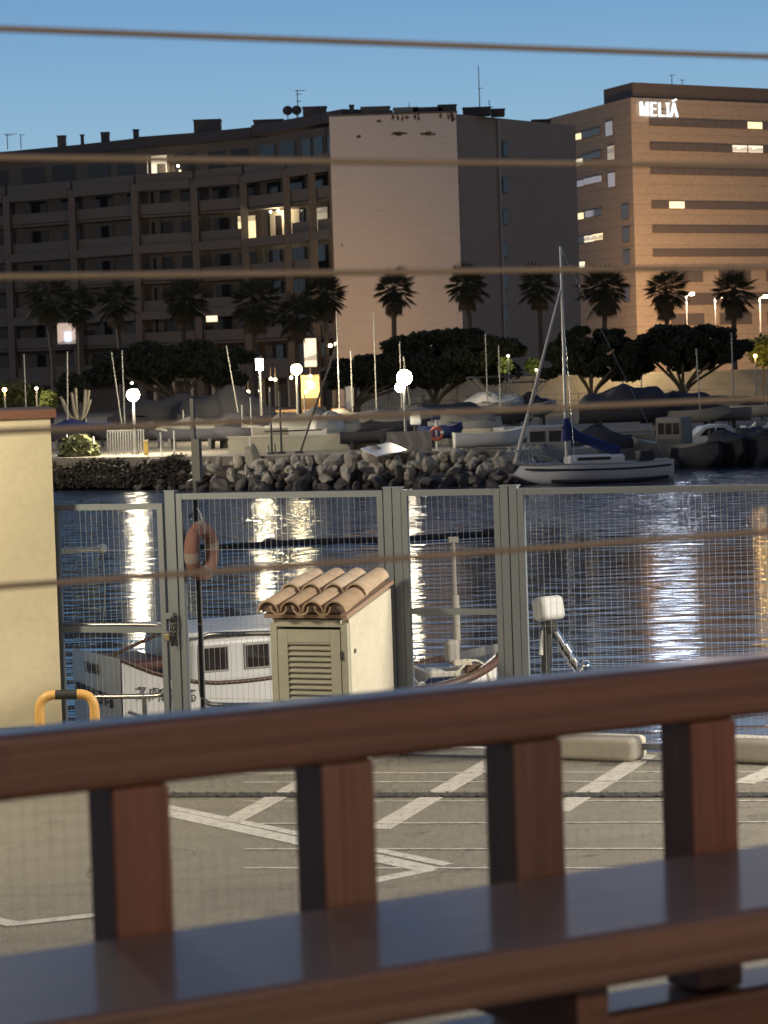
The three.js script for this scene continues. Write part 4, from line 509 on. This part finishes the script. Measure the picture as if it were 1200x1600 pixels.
// rounded tube guard hoops on the quay edge behind the fence
for (const [ua, ub, va, vb, lab] of [[20, 273, 972, 1082, 'bent steel guard hoop behind the left gate'], [312, 520, 985, 1095, 'bent steel guard hoop left of the shed behind the fence']]) {
  const D = 23.35, t = thing('guard_hoop', lab, 'guard rail', spot((ua + ub) / 2, 0, D), fenceAngle * .6, 'steel guard hoops on the quay edge'), w = (ub - ua) * D / F, y1 = yAt((ua + ub) / 2, va, D) - .03, y0 = yAt((ua + ub) / 2, vb, D) - .03, s = new THREE.CurvePath(), r = .11, P = [];
  for (const [cx, cy, a0] of [[w / 2 - r, y1 - r, 0], [-w / 2 + r, y1 - r, 1], [-w / 2 + r, y0 + r, 2], [w / 2 - r, y0 + r, 3]]) for (let k = 0; k <= 5; k++) { const a = (a0 + k / 5) * Math.PI / 2; P.push(V(cx + r * Math.cos(a), cy + r * Math.sin(a), 0)); }
  mesh('hoop', new THREE.TubeGeometry(new THREE.CatmullRomCurve3(P, true, 'centripetal'), 120, .021, 8, true), tubeSteel, t); for (const x of [-w * .3, w * .34]) mesh('leg', rod(V(x, -.02, 0), V(x, y0 + .01, 0), .021), tubeSteel, t);
}
{ // boom spar with ball end
  const a = at(60, 864, 25.6), e = at(160, 857, 25.4), t = thing('mooring_spar', 'white spar with ball end sticking out beside the kiosk', 'spar', V(a.x, 0, a.z)); mesh('spar', rod(V(0, a.y, 0), V(e.x - a.x, e.y, e.z - a.z), .03, .025, 8), mat.white, t); mesh('ball_end', ball(.045, e.x - a.x, e.y, e.z - a.z), mat.white, t); mesh('post', cyl(.05, .045, a.y + 1.1, 0, -1.05, 0), mat.pole, t); mesh('hanging_line', tube([V(e.x - a.x, e.y - .03, e.z - a.z), V(e.x - a.x + .01, e.y - .35, e.z - a.z), V(e.x - a.x - .02, e.y - .7, e.z - a.z)], .006, 10, 5), mat.wire, t);
}
function llaut(lab, u, D, turn, L, Hh, o) {
  const p = spot(u, SEA - .25, D), b = thing('rowing_boat', lab, 'boat', p, turn, 'white boats moored behind the fence'), h = hullGeo(L, 1.6, Hh, { tr: o.tr ?? .35, bow: o.bow ?? .3, deckDrop: -.06 });
  mesh('hull', h.shell, mat.white, b); mesh('deck', h.deck, mat.offwhite, b); for (const s of [1, -1]) { mesh('rubbing_strake', strip(h, 0, 1, -.03, .04, s), mat.woodTrim, b); mesh('lower_strake', strip(h, .02, .96, -.34, .016, s), mat.tarpGrey, b); }
  if (o.cabin) { const [x0, x1, ch] = o.cabin; mesh('cabin', rbox(x1 - x0, ch, 1.2, .1, (x0 + x1) / 2, Hh + ch / 2 - .12, 0), mat.white, b); for (const s of [1, -1]) { const k = (x1 - x0) / 2.4; for (let i = 0; i < 2; i++) { const w = mesh('cabin_window', rbox(k * .82, ch * .42, .03, .015, x0 + (x1 - x0) * (.28 + .44 * i), Hh + ch * .48, s * .605), mat.woodTrim, b); mesh('pane', box(k * .82 - .05, ch * .42 - .05, .01, x0 + (x1 - x0) * (.28 + .44 * i), Hh + ch * .48, s * .626), mat.windowDark, w); } } mesh('cabin_roof', rbox(x1 - x0 + .16, .06, 1.34, .03, (x0 + x1) / 2, Hh + ch - .1, 0), mat.white, b); }
  if (o.rail) mesh('guard_rail', tube(o.rail, .022, 40, 8), mat.steel, b);
  if (o.mast) { mesh('mast', rod(V(o.mast[0], Hh - .1, 0), V(o.mast[0], Hh + o.mast[1], 0), .045, .035, 8), M(.5, .47, .4, .6), b); mesh('mast_cap', ball(.07, o.mast[0], Hh + o.mast[1], 0), mat.offwhite, b); mesh('furled_sail', tube([V(o.mast[0] + .05, Hh + o.mast[1] - .2, .05), V(o.mast[0] + .06, Hh + .7, .06), V(o.mast[0] + .03, Hh + .35, .05), V(o.mast[0] + .08, Hh + .1, .08)], .07, 20, 8), M(.4, .36, .31, .9), b); mesh('boom', rod(V(o.mast[0] - .5, Hh + .45, .02), V(o.mast[0] + .6, Hh + .5, .02), .03), mat.tarpGrey, b); }
  return b;
}
const l3 = llaut('white boat with dark wooden gunwale and mast right of the shed', 600, 26, .22, 1.95, 1.37, { bow: .2, tr: .62 });
{ const bow = spot(797, .5, 25.0), ax = V(Math.cos(.22), 0, -Math.sin(.22)); l3.position.copy(bow).addScaledVector(ax, -.975).setY(SEA - .25); l3.updateMatrixWorld(true); }
{ const k = (u, v, D) => l3.worldToLocal(at(u, v, D)), mt = k(708, 843, 24.9), mb = k(713, 1035, 24.9), grey = M(.24, .225, .2, .8); mesh('mast', rod(V(mt.x, mb.y - .2, mt.z), mt, .026, .02, 8), grey, l3); mesh('mast_fitting', box(.09, .05, .05, mt.x, mt.y, mt.z), grey, l3); mesh('furled_sail', tube([k(711, 930, 24.85), k(713, 970, 24.84), k(714, 1003, 24.82), k(711, 1032, 24.8)], .036, 20, 8), M(.3, .28, .25, .9), l3); mesh('sail_bundle', rbox(.13, .22, .14, .05, ...k(706, 1018, 24.75).toArray()), M(.32, .3, .27, .9), l3);
  const q = k(742, 1022, 24.8); mesh('cuddy', rbox(.8, .2, .6, .04, k(728, 1030, 24.85).x, 1.36, -.05), mat.offwhite, l3); mesh('hatch', rbox(.26, .2, .06, .015, q.x, 1.4, .27), mat.woodTrim, l3); mesh('bow_rope', tube([V(.3, 1.44, .6), V(.45, 1.55, .55), V(.6, 1.5, .48), V(.68, 1.25, .5)], .012, 20, 6), mat.cream, l3); mesh('bow_cleat', box(.16, .05, .05, .45, 1.52, .3), mat.cream, l3); }
{ // blue fender
  const p = at(697, 1070, 24.6), t = thing('boat_fender', 'dark blue fender hanging at the bow of the wooden trimmed boat', 'fender', p, .1); mesh('body', new THREE.CapsuleGeometry(.075, .24, 6, 14).rotateZ(Math.PI / 2), M(.02, .028, .07, .35), t); mesh('eye', new THREE.TorusGeometry(.03, .012, 6, 12).translate(-.22, 0, 0), mat.offwhite, t); mesh('rope', tube([V(-.24, 0, 0), V(-.3, .12, -.3), V(-.2, .2, -.6)], .01, 10, 5), mat.cream, t);
}
{ // outboard on a low skiff
  const c = at(856, 952, 24.4), t = thing('outboard_skiff', 'low white skiff carrying a tilted outboard motor with grey cowl', 'boat', V(c.x, SEA - .2, c.z), 2.2), y0 = c.y - (SEA - .2), h = hullGeo(3.4, 1.4, .62, { tr: .85, bow: .3 });
  const back = V(3.4 / 2 + .22, 0, 0); mesh('hull', h.shell.clone().translate(back.x, 0, 0), mat.white, t); mesh('deck', h.deck.clone().translate(back.x, 0, 0), mat.offwhite, t);
  const inv = -2.2, W2 = (u, v, dz = 0) => { const q = at(u, v, 24.4 + dz).sub(t.position).applyAxisAngle(V(0, 1, 0), inv); return q; };
  const cowl = new RoundedBoxGeometry(.19, .22, .26, 4, .055).rotateZ(-.18); const k = W2(857, 951); mesh('engine_cowl', cowl.translate(k.x, k.y, k.z), M(.5, .5, .48, .6), t);
  mesh('engine_block', rod(W2(857, 968), W2(862, 988), .075, .06, 10), mat.ironDark, t); mesh('engine_leg', rod(W2(862, 980), W2(905, 1050), .042, .038, 10), mat.chrome, t); mesh('leg_collar', rod(W2(880, 1008), W2(888, 1021), .062, .062, 10), mat.steel, t); mesh('leg_collar', rod(W2(893, 1030), W2(897, 1037), .06, .06, 10), mat.steel, t); mesh('gear_case', new THREE.CapsuleGeometry(.05, .16, 5, 10).rotateZ(1.0).translate(...W2(908, 1048).toArray()), mat.chrome, t); mesh('propeller', ball(.05, ...W2(915, 1040).toArray()), mat.offwhite, t); mesh('tiller_arm', rod(W2(850, 985), W2(847, 1023), .022, .032, 8), mat.white, t); mesh('mount_bracket', rod(W2(856, 985), W2(852, 1080), .05, .04, 8), mat.ironDark, t);
}
// ---------------------------------------------------------------- metal mesh fence along the quay edge
const FT = 2.14;
const wireV = new THREE.CylinderGeometry(.0017, .0017, 1, 5), upper = {};
function fencePanel(name, lab, cat, u0, u1, top, o = {}) {
  const a = onFence(u0), e = onFence(u1), L = e.clone().sub(a).length(), t = thing(name, lab, cat, a, fenceAngle, 'mesh fence along the quay edge'), fw = .05, bot = .08;
  const g = mat.galv; mesh('stile', box(fw, top - bot, .045, fw / 2, (top + bot) / 2, 0), g, t); mesh('stile', box(fw, top - bot, .045, L - fw / 2, (top + bot) / 2, 0), g, t); mesh('top_bar', box(L - 2 * fw - .004, fw, .042, L / 2, top - fw / 2, 0), g, t); mesh('bottom_bar', box(L - 2 * fw - .004, fw, .042, L / 2, bot + fw / 2, 0), g, t);
  if (o.mid) mesh('middle_bar', box(L - 2 * fw - .004, .05, .042, L / 2, o.mid, 0), g, t);
  const n = Math.floor((L - 2 * fw) / .05), hh = top - bot - 2 * fw; for (let i = 1; i < n; i++) { const w = mesh('wire', wireV, mat.wire, t); w.scale.y = hh; w.position.set(fw + i * (L - 2 * fw) / n, bot + fw + hh / 2, .012); }
  for (let y = bot + .35; y < top - .15; y += .62) { const w = mesh('cross_wire', wireV, mat.wire, t); w.rotation.z = Math.PI / 2; w.scale.y = L - 2 * fw; w.position.set(L / 2, y, .0165); }
  return t;
}
fencePanel('fence_gate', 'left mesh gate with middle bar next to the kiosk', 'gate', 98, 269, 2.06, { mid: 1.0 });
fencePanel('mesh_fence', 'wide mesh fence panel behind the tiled shed', 'fence', 291, 612, FT);
fencePanel('fence_gate', 'narrow mesh gate with middle bar right of the shed', 'gate', 641, 794, FT, { mid: 1.16 });
fencePanel('mesh_fence', 'long mesh fence panel at the right edge', 'fence', 822, 1420, FT);
for (const [u, w, lab] of [[281, .09, 'square fence post with a chain beside the left gate'], [620, .07, 'fence post behind the shed, left of the narrow gate'], [634, .07, 'fence post touching the narrow gate on its left'], [801, .065, 'fence post touching the narrow gate on its right'], [815, .065, 'fence post holding the long right panel']]) { const p = onFence(u), t = thing('fence_post', lab, 'post', p, fenceAngle, 'mesh fence along the quay edge'); mesh('post', box(w, FT + .015, .07, 0, (FT + .015) / 2, -.012), mat.galv, t); mesh('cap', box(w + .012, .012, .084, 0, FT + .022, -.012), mat.galv, t); mesh('foot_plate', box(w + .09, .012, .16, 0, .006, -.012), mat.galv, t); }
{ // chain and padlock
  const t = thing('lock_chain', 'short steel chain with padlock hanging on the left gate post', 'chain', onFence(283, 0).addScaledVector(FN, -.07), fenceAngle); const y0 = yAt(283, 957, 22.9); for (let k = 0; k < 2; k++) for (let i = 0; i < 8; i++) mesh('link', new THREE.TorusGeometry(.017, .0055, 6, 12).scale(.75, 1.2, 1).rotateY(i % 2 ? 1.2 : .1).translate(-.01 + k * .035 + .006 * Math.sin(i), y0 - .02 - i * .033, .008 * (i % 2)), mat.ironDark, t); mesh('padlock', rbox(.05, .06, .025, .008, -.05, y0 - .2, .01), M(.4, .34, .2, .4, { metalness: .8 }), t); mesh('shackle', new THREE.TorusGeometry(.018, .005, 6, 12, Math.PI).translate(-.05, y0 - .17, .01), mat.chrome, t); mesh('bolt_plate', box(.09, .05, .012, -.04, y0 - .02, 0), mat.galv, t);
}
{ // life ring on its post; shade is put into the dark ring colours
  const p = spot(320, 0, 23.02), t = thing('ring_post', 'slim dark post carrying the life ring behind the fence', 'post', p, fenceAngle); const h = yAt(318, 622, 23.02); mesh('post', box(.032, h, .032, 0, h / 2, 0), mat.ironDark, t); mesh('notice_box', box(.07, .35, .05, .04, yAt(325, 718, 23.02), .03), M(.08, .08, .075, .6), t); mesh('foot_plate', box(.16, .012, .16, 0, .006, 0), mat.ironDark, t); mesh('hook', rod(V(0, yAt(318, 800, 23.02), 0), V(-.02, yAt(318, 806, 23.02), .1), .01), mat.ironDark, t);
  const c = at(315, 861, 22.97), r = thing('life_ring', 'faded, shade-toned orange life ring with pale bands hanging behind the fence', 'life ring', c, 1.18), o = M(.2, .1, .08, .9), wb = M(.24, .2, .18, .9); for (let k = 0; k < 4; k++) { const a0 = k * Math.PI / 2 + .2; mesh('ring_section', new THREE.TorusGeometry(.195, .06, 12, 14, Math.PI / 2 - .34).rotateZ(a0 + .17), o, r); mesh('band', new THREE.TorusGeometry(.195, .062, 12, 6, .34).rotateZ(a0 - .17), wb, r); } mesh('grab_line', tube([V(0, .25, .02), V(.0, .32, 0), V(-.02, .36, -.02)], .006, 8, 5), mat.wire, r);
}
// ---------------------------------------------------------------- tiled meter shed
{
  const al = 25 * Math.PI / 180, fr = spot(553, 0, 21.3), w = .67, d = .79, t = thing('meter_shed', 'small cream shed with louvred door and clay tile roof', 'shed', fr, -al), hf = 1.185, hb = 1.36; // local x: along the front (corner at 0, front runs to -w), local -z: back
  const wallMat = M(.62, .58, .45, .92, { map: tPlaster, bumpMap: tGrain, bumpScale: .002 }), sidePoly = (x) => { const s = new THREE.Shape([[0, 0], [d, 0], [d, hb], [0, hf]].map(([a, b]) => new THREE.Vector2(a, b))); return metric(new THREE.ExtrudeGeometry(s, { depth: .06, bevelEnabled: false }).rotateY(Math.PI / 2).translate(x, 0, 0)); };
  mesh('side_wall', sidePoly(-.06), wallMat, t); mesh('side_wall', sidePoly(-w), wallMat, t); mesh('back_wall', box(w - .124, hb - .01, .05, -w / 2, (hb - .01) / 2, -d + .03), wallMat, t);
  mesh('floor_plinth', box(w + .04, .06, d + .04, -w / 2, .03, -d / 2), mat.concrete, t);
  const doorMat = M(.44, .42, .33, .6, { map: tPlaster }), fz = .012; mesh('door_frame', [box(.055, hf - .06, .05, -.0275, (hf + .06) / 2 - .03, fz), box(.055, hf - .06, .05, -w + .0275, (hf + .06) / 2 - .03, fz), box(w - .112, .055, .05, -w / 2, hf - .03, fz)], doorMat, t);
  const dr = mesh('door', [box(.085, hf - .16, .035, -w + .105, (hf - .16) / 2 + .08, .022), box(.085, hf - .16, .035, -.105, (hf - .16) / 2 + .08, .022), box(w - .3, .1, .035, -w / 2, hf - .13, .022), box(w - .3, .1, .035, -w / 2, .14, .022)], doorMat, t);
  const sl = box(w - .3, .012, .05, 0, 0, 0, 0, .75); for (let i = 0; i < 19; i++) { const s = mesh('louvre_slat', sl, doorMat, dr); s.position.set(-w / 2, .215 + i * .044, .02); }
  mesh('louvre_back', box(w - .3, hf - .3, .008, -w / 2, hf / 2, -.012), M(.1, .1, .08, .9), dr); for (const y of [.3, hf - .28]) mesh('hinge', box(.014, .07, .02, -.052, y, .045), mat.ironDark, t); mesh('latch', box(.015, .05, .014, -w + .09, .52, .046), mat.ironDark, t); mesh('vent_hole', new THREE.CylinderGeometry(.018, .018, .01, 10).rotateZ(Math.PI / 2).translate(.003, .93, -.09), mat.concreteDark, t);
  const tilt = Math.atan2(hb - hf, d), roof = new THREE.Group(); roof.name = 'tile_roof'; t.add(roof); roof.position.set(0, hf + .012, .07); roof.rotation.x = tilt;
  mesh('roof_board', box(w + .05, .03, d + .12, -w / 2, .02, -(d + .1) / 2), M(.3, .2, .14, .9), roof);
  const clay = [[.5, .36, .24], [.56, .42, .29], [.43, .3, .19], [.6, .47, .34]].map((c) => M(...c, .9, { map: tRock })), mortar = M(.2, .15, .12, .95);
  const half = (r0, r1, L) => { const g = new THREE.CylinderGeometry(r1, r0, L, 14, 1, true, -Math.PI / 2, Math.PI), gi = new THREE.CylinderGeometry(r1 - .014, r0 - .014, L, 14, 1, true, -Math.PI / 2, Math.PI), rimA = new THREE.RingGeometry(r0 - .014, r0, 14, 1, 0, Math.PI).rotateX(Math.PI / 2).translate(0, -L / 2, 0); return merge([g, gi, rimA]).rotateX(-Math.PI / 2); };
  const cover = half(.094, .078, .48), pan = half(.075, .085, .48).rotateZ(Math.PI);
  for (let k = 0; k < 4; k++) { const x = -w + .035 + k * (w - .03) / 3.35; for (let j = 0; j < 2; j++) { const c = mesh('cover_tile', cover, clay[(k * 2 + j * 3) % 4], roof); c.position.set(x, .062 + j * .018, -.2 - j * .4); c.rotation.y = rr(-.02, .02); } if (k < 3) for (let j = 0; j < 2; j++) { const c = mesh('pan_tile', pan, clay[(k + j) % 4], roof); c.position.set(x + .1, .115 + j * .012, -.18 - j * .4); } mesh('mortar_plug', new THREE.CylinderGeometry(.072, .072, .02, 14, 1, false, -Math.PI / 2, Math.PI).rotateX(-Math.PI / 2).translate(x, .05, .0), mortar, roof); }
}
// ---------------------------------------------------------------- kiosk at the left
{
  const c = spot(99, 0, 23.0), w = 5, d = 3, h = yAt(92, 652, 23.0), k = thing('kiosk', 'pale yellow flat roofed kiosk with red brown coping at the left edge', 'kiosk', c, .14), m = M(.64, .565, .395, .9, { map: tPlaster, bumpMap: tGrain, bumpScale: .0015 });
  mesh('wall', box(w, h - .22, d, -w / 2, (h + .22) / 2, -d / 2), m, k); mesh('plinth', box(w - .02, .22, d - .02, -w / 2 - .012, .11, -d / 2), M(.35, .27, .2, .9), k); mesh('coping', box(w + .1, .07, d + .1, -w / 2, h + .035, -d / 2), M(.16, .07, .045, .8), k); mesh('pavement_edge', rbox(w, .13, .35, .02, -w / 2 - .1, .065, .3), mat.concrete, k);
}
{ // striped hoop barrier
  const a = spot(66, 0, 21.3), e = spot(150, 0, 21.2), L = e.x - a.x, h = yAt(108, 1086, 21.25), t = thing('hoop_barrier', 'yellow and black tubular hoop barrier in front of the kiosk', 'barrier', a), r = .038, y = M(.62, .36, .1, .45), k = M(.03, .03, .03, .45), R = .13;
  const full = new THREE.CurvePath(), P = [V(0, 0, 0), V(0, h - R, 0), V(R * .29, h - R * .29, 0), V(R, h, 0), V(L - R, h, 0), V(L - R * .29, h - R * .29, 0), V(L, h - R, 0), V(L, 0, 0)];
  mesh('post', rod(P[0], P[1], r, r, 14), k, t); mesh('bend', new THREE.TubeGeometry(new THREE.QuadraticBezierCurve3(V(0, h - R, 0), V(0, h, 0), V(R, h, 0)), 12, r, 14), y, t); mesh('top_band', rod(V(R, h, 0), V(L - R, h, 0), r, r, 14), k, t); mesh('bend', new THREE.TubeGeometry(new THREE.QuadraticBezierCurve3(V(L - R, h, 0), V(L, h, 0), V(L, h - R, 0)), 12, r, 14), y, t); mesh('post', rod(V(L, 0, 0), V(L, h - R, 0), r, r, 14), k, t);
  for (const x of [0, L]) { mesh('yellow_band', rod(V(x, h - R - .12, 0), V(x, h - R, 0), r + .002, r + .002, 14), y, t); mesh('flange', cyl(.07, .07, .012, x, 0, 0, 14), k, t); }
}
// ---------------------------------------------------------------- terrace, railing, ropes
const RO = V(-.572, 0, -4.1), RD = V(.864, 0, -.5035).normalize(), RA = Math.atan2(-RD.z, RD.x), RN = V(-RD.z, 0, RD.x); // RN: local +z, towards the camera
const TY = 1.5;
{
  const q = (s, n) => RO.clone().addScaledVector(RD, s).addScaledVector(RN, n), a = q(-9, -.16), b = q(11, -.16), c = q(11, 9), d = q(-9, 9);
  structure('terrace_floor', slab([[a.x, a.z], [b.x, b.z], [c.x, c.z], [d.x, d.z]], .003, TY), M(.3, .22, .16, .7, { map: tPlaster }));
  const wood = [[.16, .078, .05], [.14, .07, .045], [.18, .074, .046]].map((k) => PM(...k, .45, { map: tWood, clearcoat: .45, clearcoatRoughness: .2, ior: 1.5 }));
  const t = thing('wooden_railing', 'dark varnished wooden railing with wide ledge across the foreground', 'railing', V(RO.x, 0, RO.z), RA);
  const L = 7, x0 = -2.8, uvx = (g) => { const p = g.attributes.position, uv = new Float32Array(p.count * 2); for (let i = 0; i < p.count; i++) { uv[i * 2] = p.getX(i) * .25; uv[i * 2 + 1] = p.getY(i) + p.getZ(i) * .7; } g.setAttribute('uv', new THREE.BufferAttribute(uv, 2)); return g; }, uvy = (g) => { const p = g.attributes.position, uv = new Float32Array(p.count * 2); for (let i = 0; i < p.count; i++) { uv[i * 2] = p.getY(i) * .25; uv[i * 2 + 1] = p.getX(i) + p.getZ(i) * .7; } g.setAttribute('uv', new THREE.BufferAttribute(uv, 2)); return g; };
  mesh('top_rail', uvx(rbox(L, .1, .1, .014, x0 + L / 2, 2.524, -.05)), wood[0], t);
  const ly = 2.247; mesh('ledge', uvx(rbox(L, .083, .455, .012, x0 + L / 2, ly - .0415, .2285)), PM(.17, .1, .072, .55, { map: tWood, clearcoat: .5, clearcoatRoughness: .14, ior: 1.4 }), t);
  mesh('bottom_rail', uvx(rbox(L, .09, .14, .014, x0 + L / 2, 1.955, -.05)), wood[1], t);
  for (let i = -7; i < 12; i++) { const x = .168 + i * .3668; if (x < x0 || x > x0 + L - .15) continue; mesh('baluster', uvy(rbox(.098, 2.473 - 2.001, .098, .007, x + .049, (2.473 + 2.001) / 2, -.055)), wood[(i + 20) % 3], t); }
  for (let i = -6; i < 12; i += 4) { const x = .07 + i * .3668; mesh('leg', uvy(rbox(.1, 1.909 - TY, .1, .006, x, (1.909 + TY) / 2, -.05)), wood[1], t); mesh('bracket', rbox(.06, .11, .34, .006, x, ly - .14, .18), wood[1], t); }
  // fine wire netting fixed behind the railing
  const m = thing('wire_netting', 'fine pale wire netting fixed behind the wooden railing', 'netting', V(RO.x, 0, RO.z), RA), wm = M(.6, .57, .48, .5), vs = [], hs = []; for (let x = x0; x < x0 + L - .05; x += .0235) vs.push(new THREE.CylinderGeometry(.00035, .00035, .515, 4).translate(x, 2.262, -.124)); for (let y = 2.03; y < 2.5; y += .0235) hs.push(new THREE.CylinderGeometry(.00035, .00035, L - .1, 4).rotateZ(Math.PI / 2).translate(x0 + L / 2, y, -.1255)); mesh('upright_wires', vs, wm, m).userData.kind = 'stuff'; mesh('level_wires', hs, wm, m).userData.kind = 'stuff';
  // taut ropes above the rail, tied to posts left and right of the view
  const rope = M(.4, .33, .24, .9, { map: tGrain }); const names = ['topmost rope across the sky', 'second rope from the top, across the building roofs', 'third rope from the top, across the balconies and palms', 'fourth rope from the top, across the boat yard', 'lowest rope, across the fence and the shed roof'];
  [3.64, 3.445, 3.266, 3.031, 2.80].forEach((y, i) => { const a2 = V(-2.6, y, -.06), e2 = V(4.1, y + [0, .004, .003, .006, -.004][i], -.06), mid = a2.clone().lerp(e2, .5); mid.y -= .006; const r = thing('guard_rope', names[i], 'rope', V(RO.x, 0, RO.z), RA, 'taut ropes above the railing'); mesh('rope', tube([a2, mid, e2], .0052, 60, 7), rope, r); mesh('knot', ball(.012, a2.x + .03, y, -.06, 8), rope, r); mesh('knot', ball(.012, e2.x - .03, e2.y, -.06, 8), rope, r); });
  for (const [x, lab] of [[-2.66, 'left wooden post that carries the ropes'], [4.16, 'right wooden post that carries the ropes']]) { const p = thing('rope_post', lab, 'post', V(RO.x, 0, RO.z), RA, 'posts that carry the ropes'); mesh('post', uvy(rbox(.1, 3.8 - 2.574, .1, .008, x, (3.8 + 2.575) / 2, -.06)), wood[1], p); mesh('post_cap', rbox(.13, .04, .13, .01, x, 3.82, -.06), wood[0], p); }
}
// ---------------------------------------------------------------- lamps of the near side, outside the view, whose light the quay and the terrace show
function nearLamp(lab, x, z, y, ground, I, col, rad = .12, hood = 0) { const t = thing('quay_lamp', lab, 'street lamp', V(x, ground, z)), h = y - ground, c = new THREE.Color(col); mesh('pole', cyl(.07, .05, h - .1), mat.pole, t); mesh('base', cyl(.14, .11, .3), mat.pole, t); mesh('lamp_globe', ball(rad, 0, h, 0, 14), glow(c.r, c.g, c.b, 20), t); mesh('lamp_cap', cyl(rad * 1.1, .03, .1, 0, h + rad * .8, 0), mat.ironDark, t); if (hood) { mesh('lamp_hood', new THREE.CylinderGeometry(rad * .6, rad * 2.6, rad * 1.1, 20, 1, true).translate(0, h + rad * .55, 0), mat.ironDark, t); const l = new THREE.SpotLight(col, I, 0, hood, .12); l.position.set(x, y, z); l.target.position.set(x, ground, z); l.castShadow = true; l.shadow.radius = 22; scene.add(l, l.target); } else lampLight(V(x, y, z), col, I, 18); }
nearLamp('tall quay lamp standing right of the view beside the fence', 9, -18.95, 5.5, 0, 640, 0xfff3e0, .14, 1.3);
nearLamp('quay lamp standing left of the view before the kiosk', -5.2, -19.4, 4.0, 0, 88, 0xfff0cc, .12);
nearLamp('terrace lamp standing behind the viewer', 5, 5, 6.2, TY, 175, 0xffdcb2, .1);
{ // empty: no column stands here, nothing shades the fence from the left lamp
}
console.log('things', scene.children.length);
renderer.render(scene, camera);
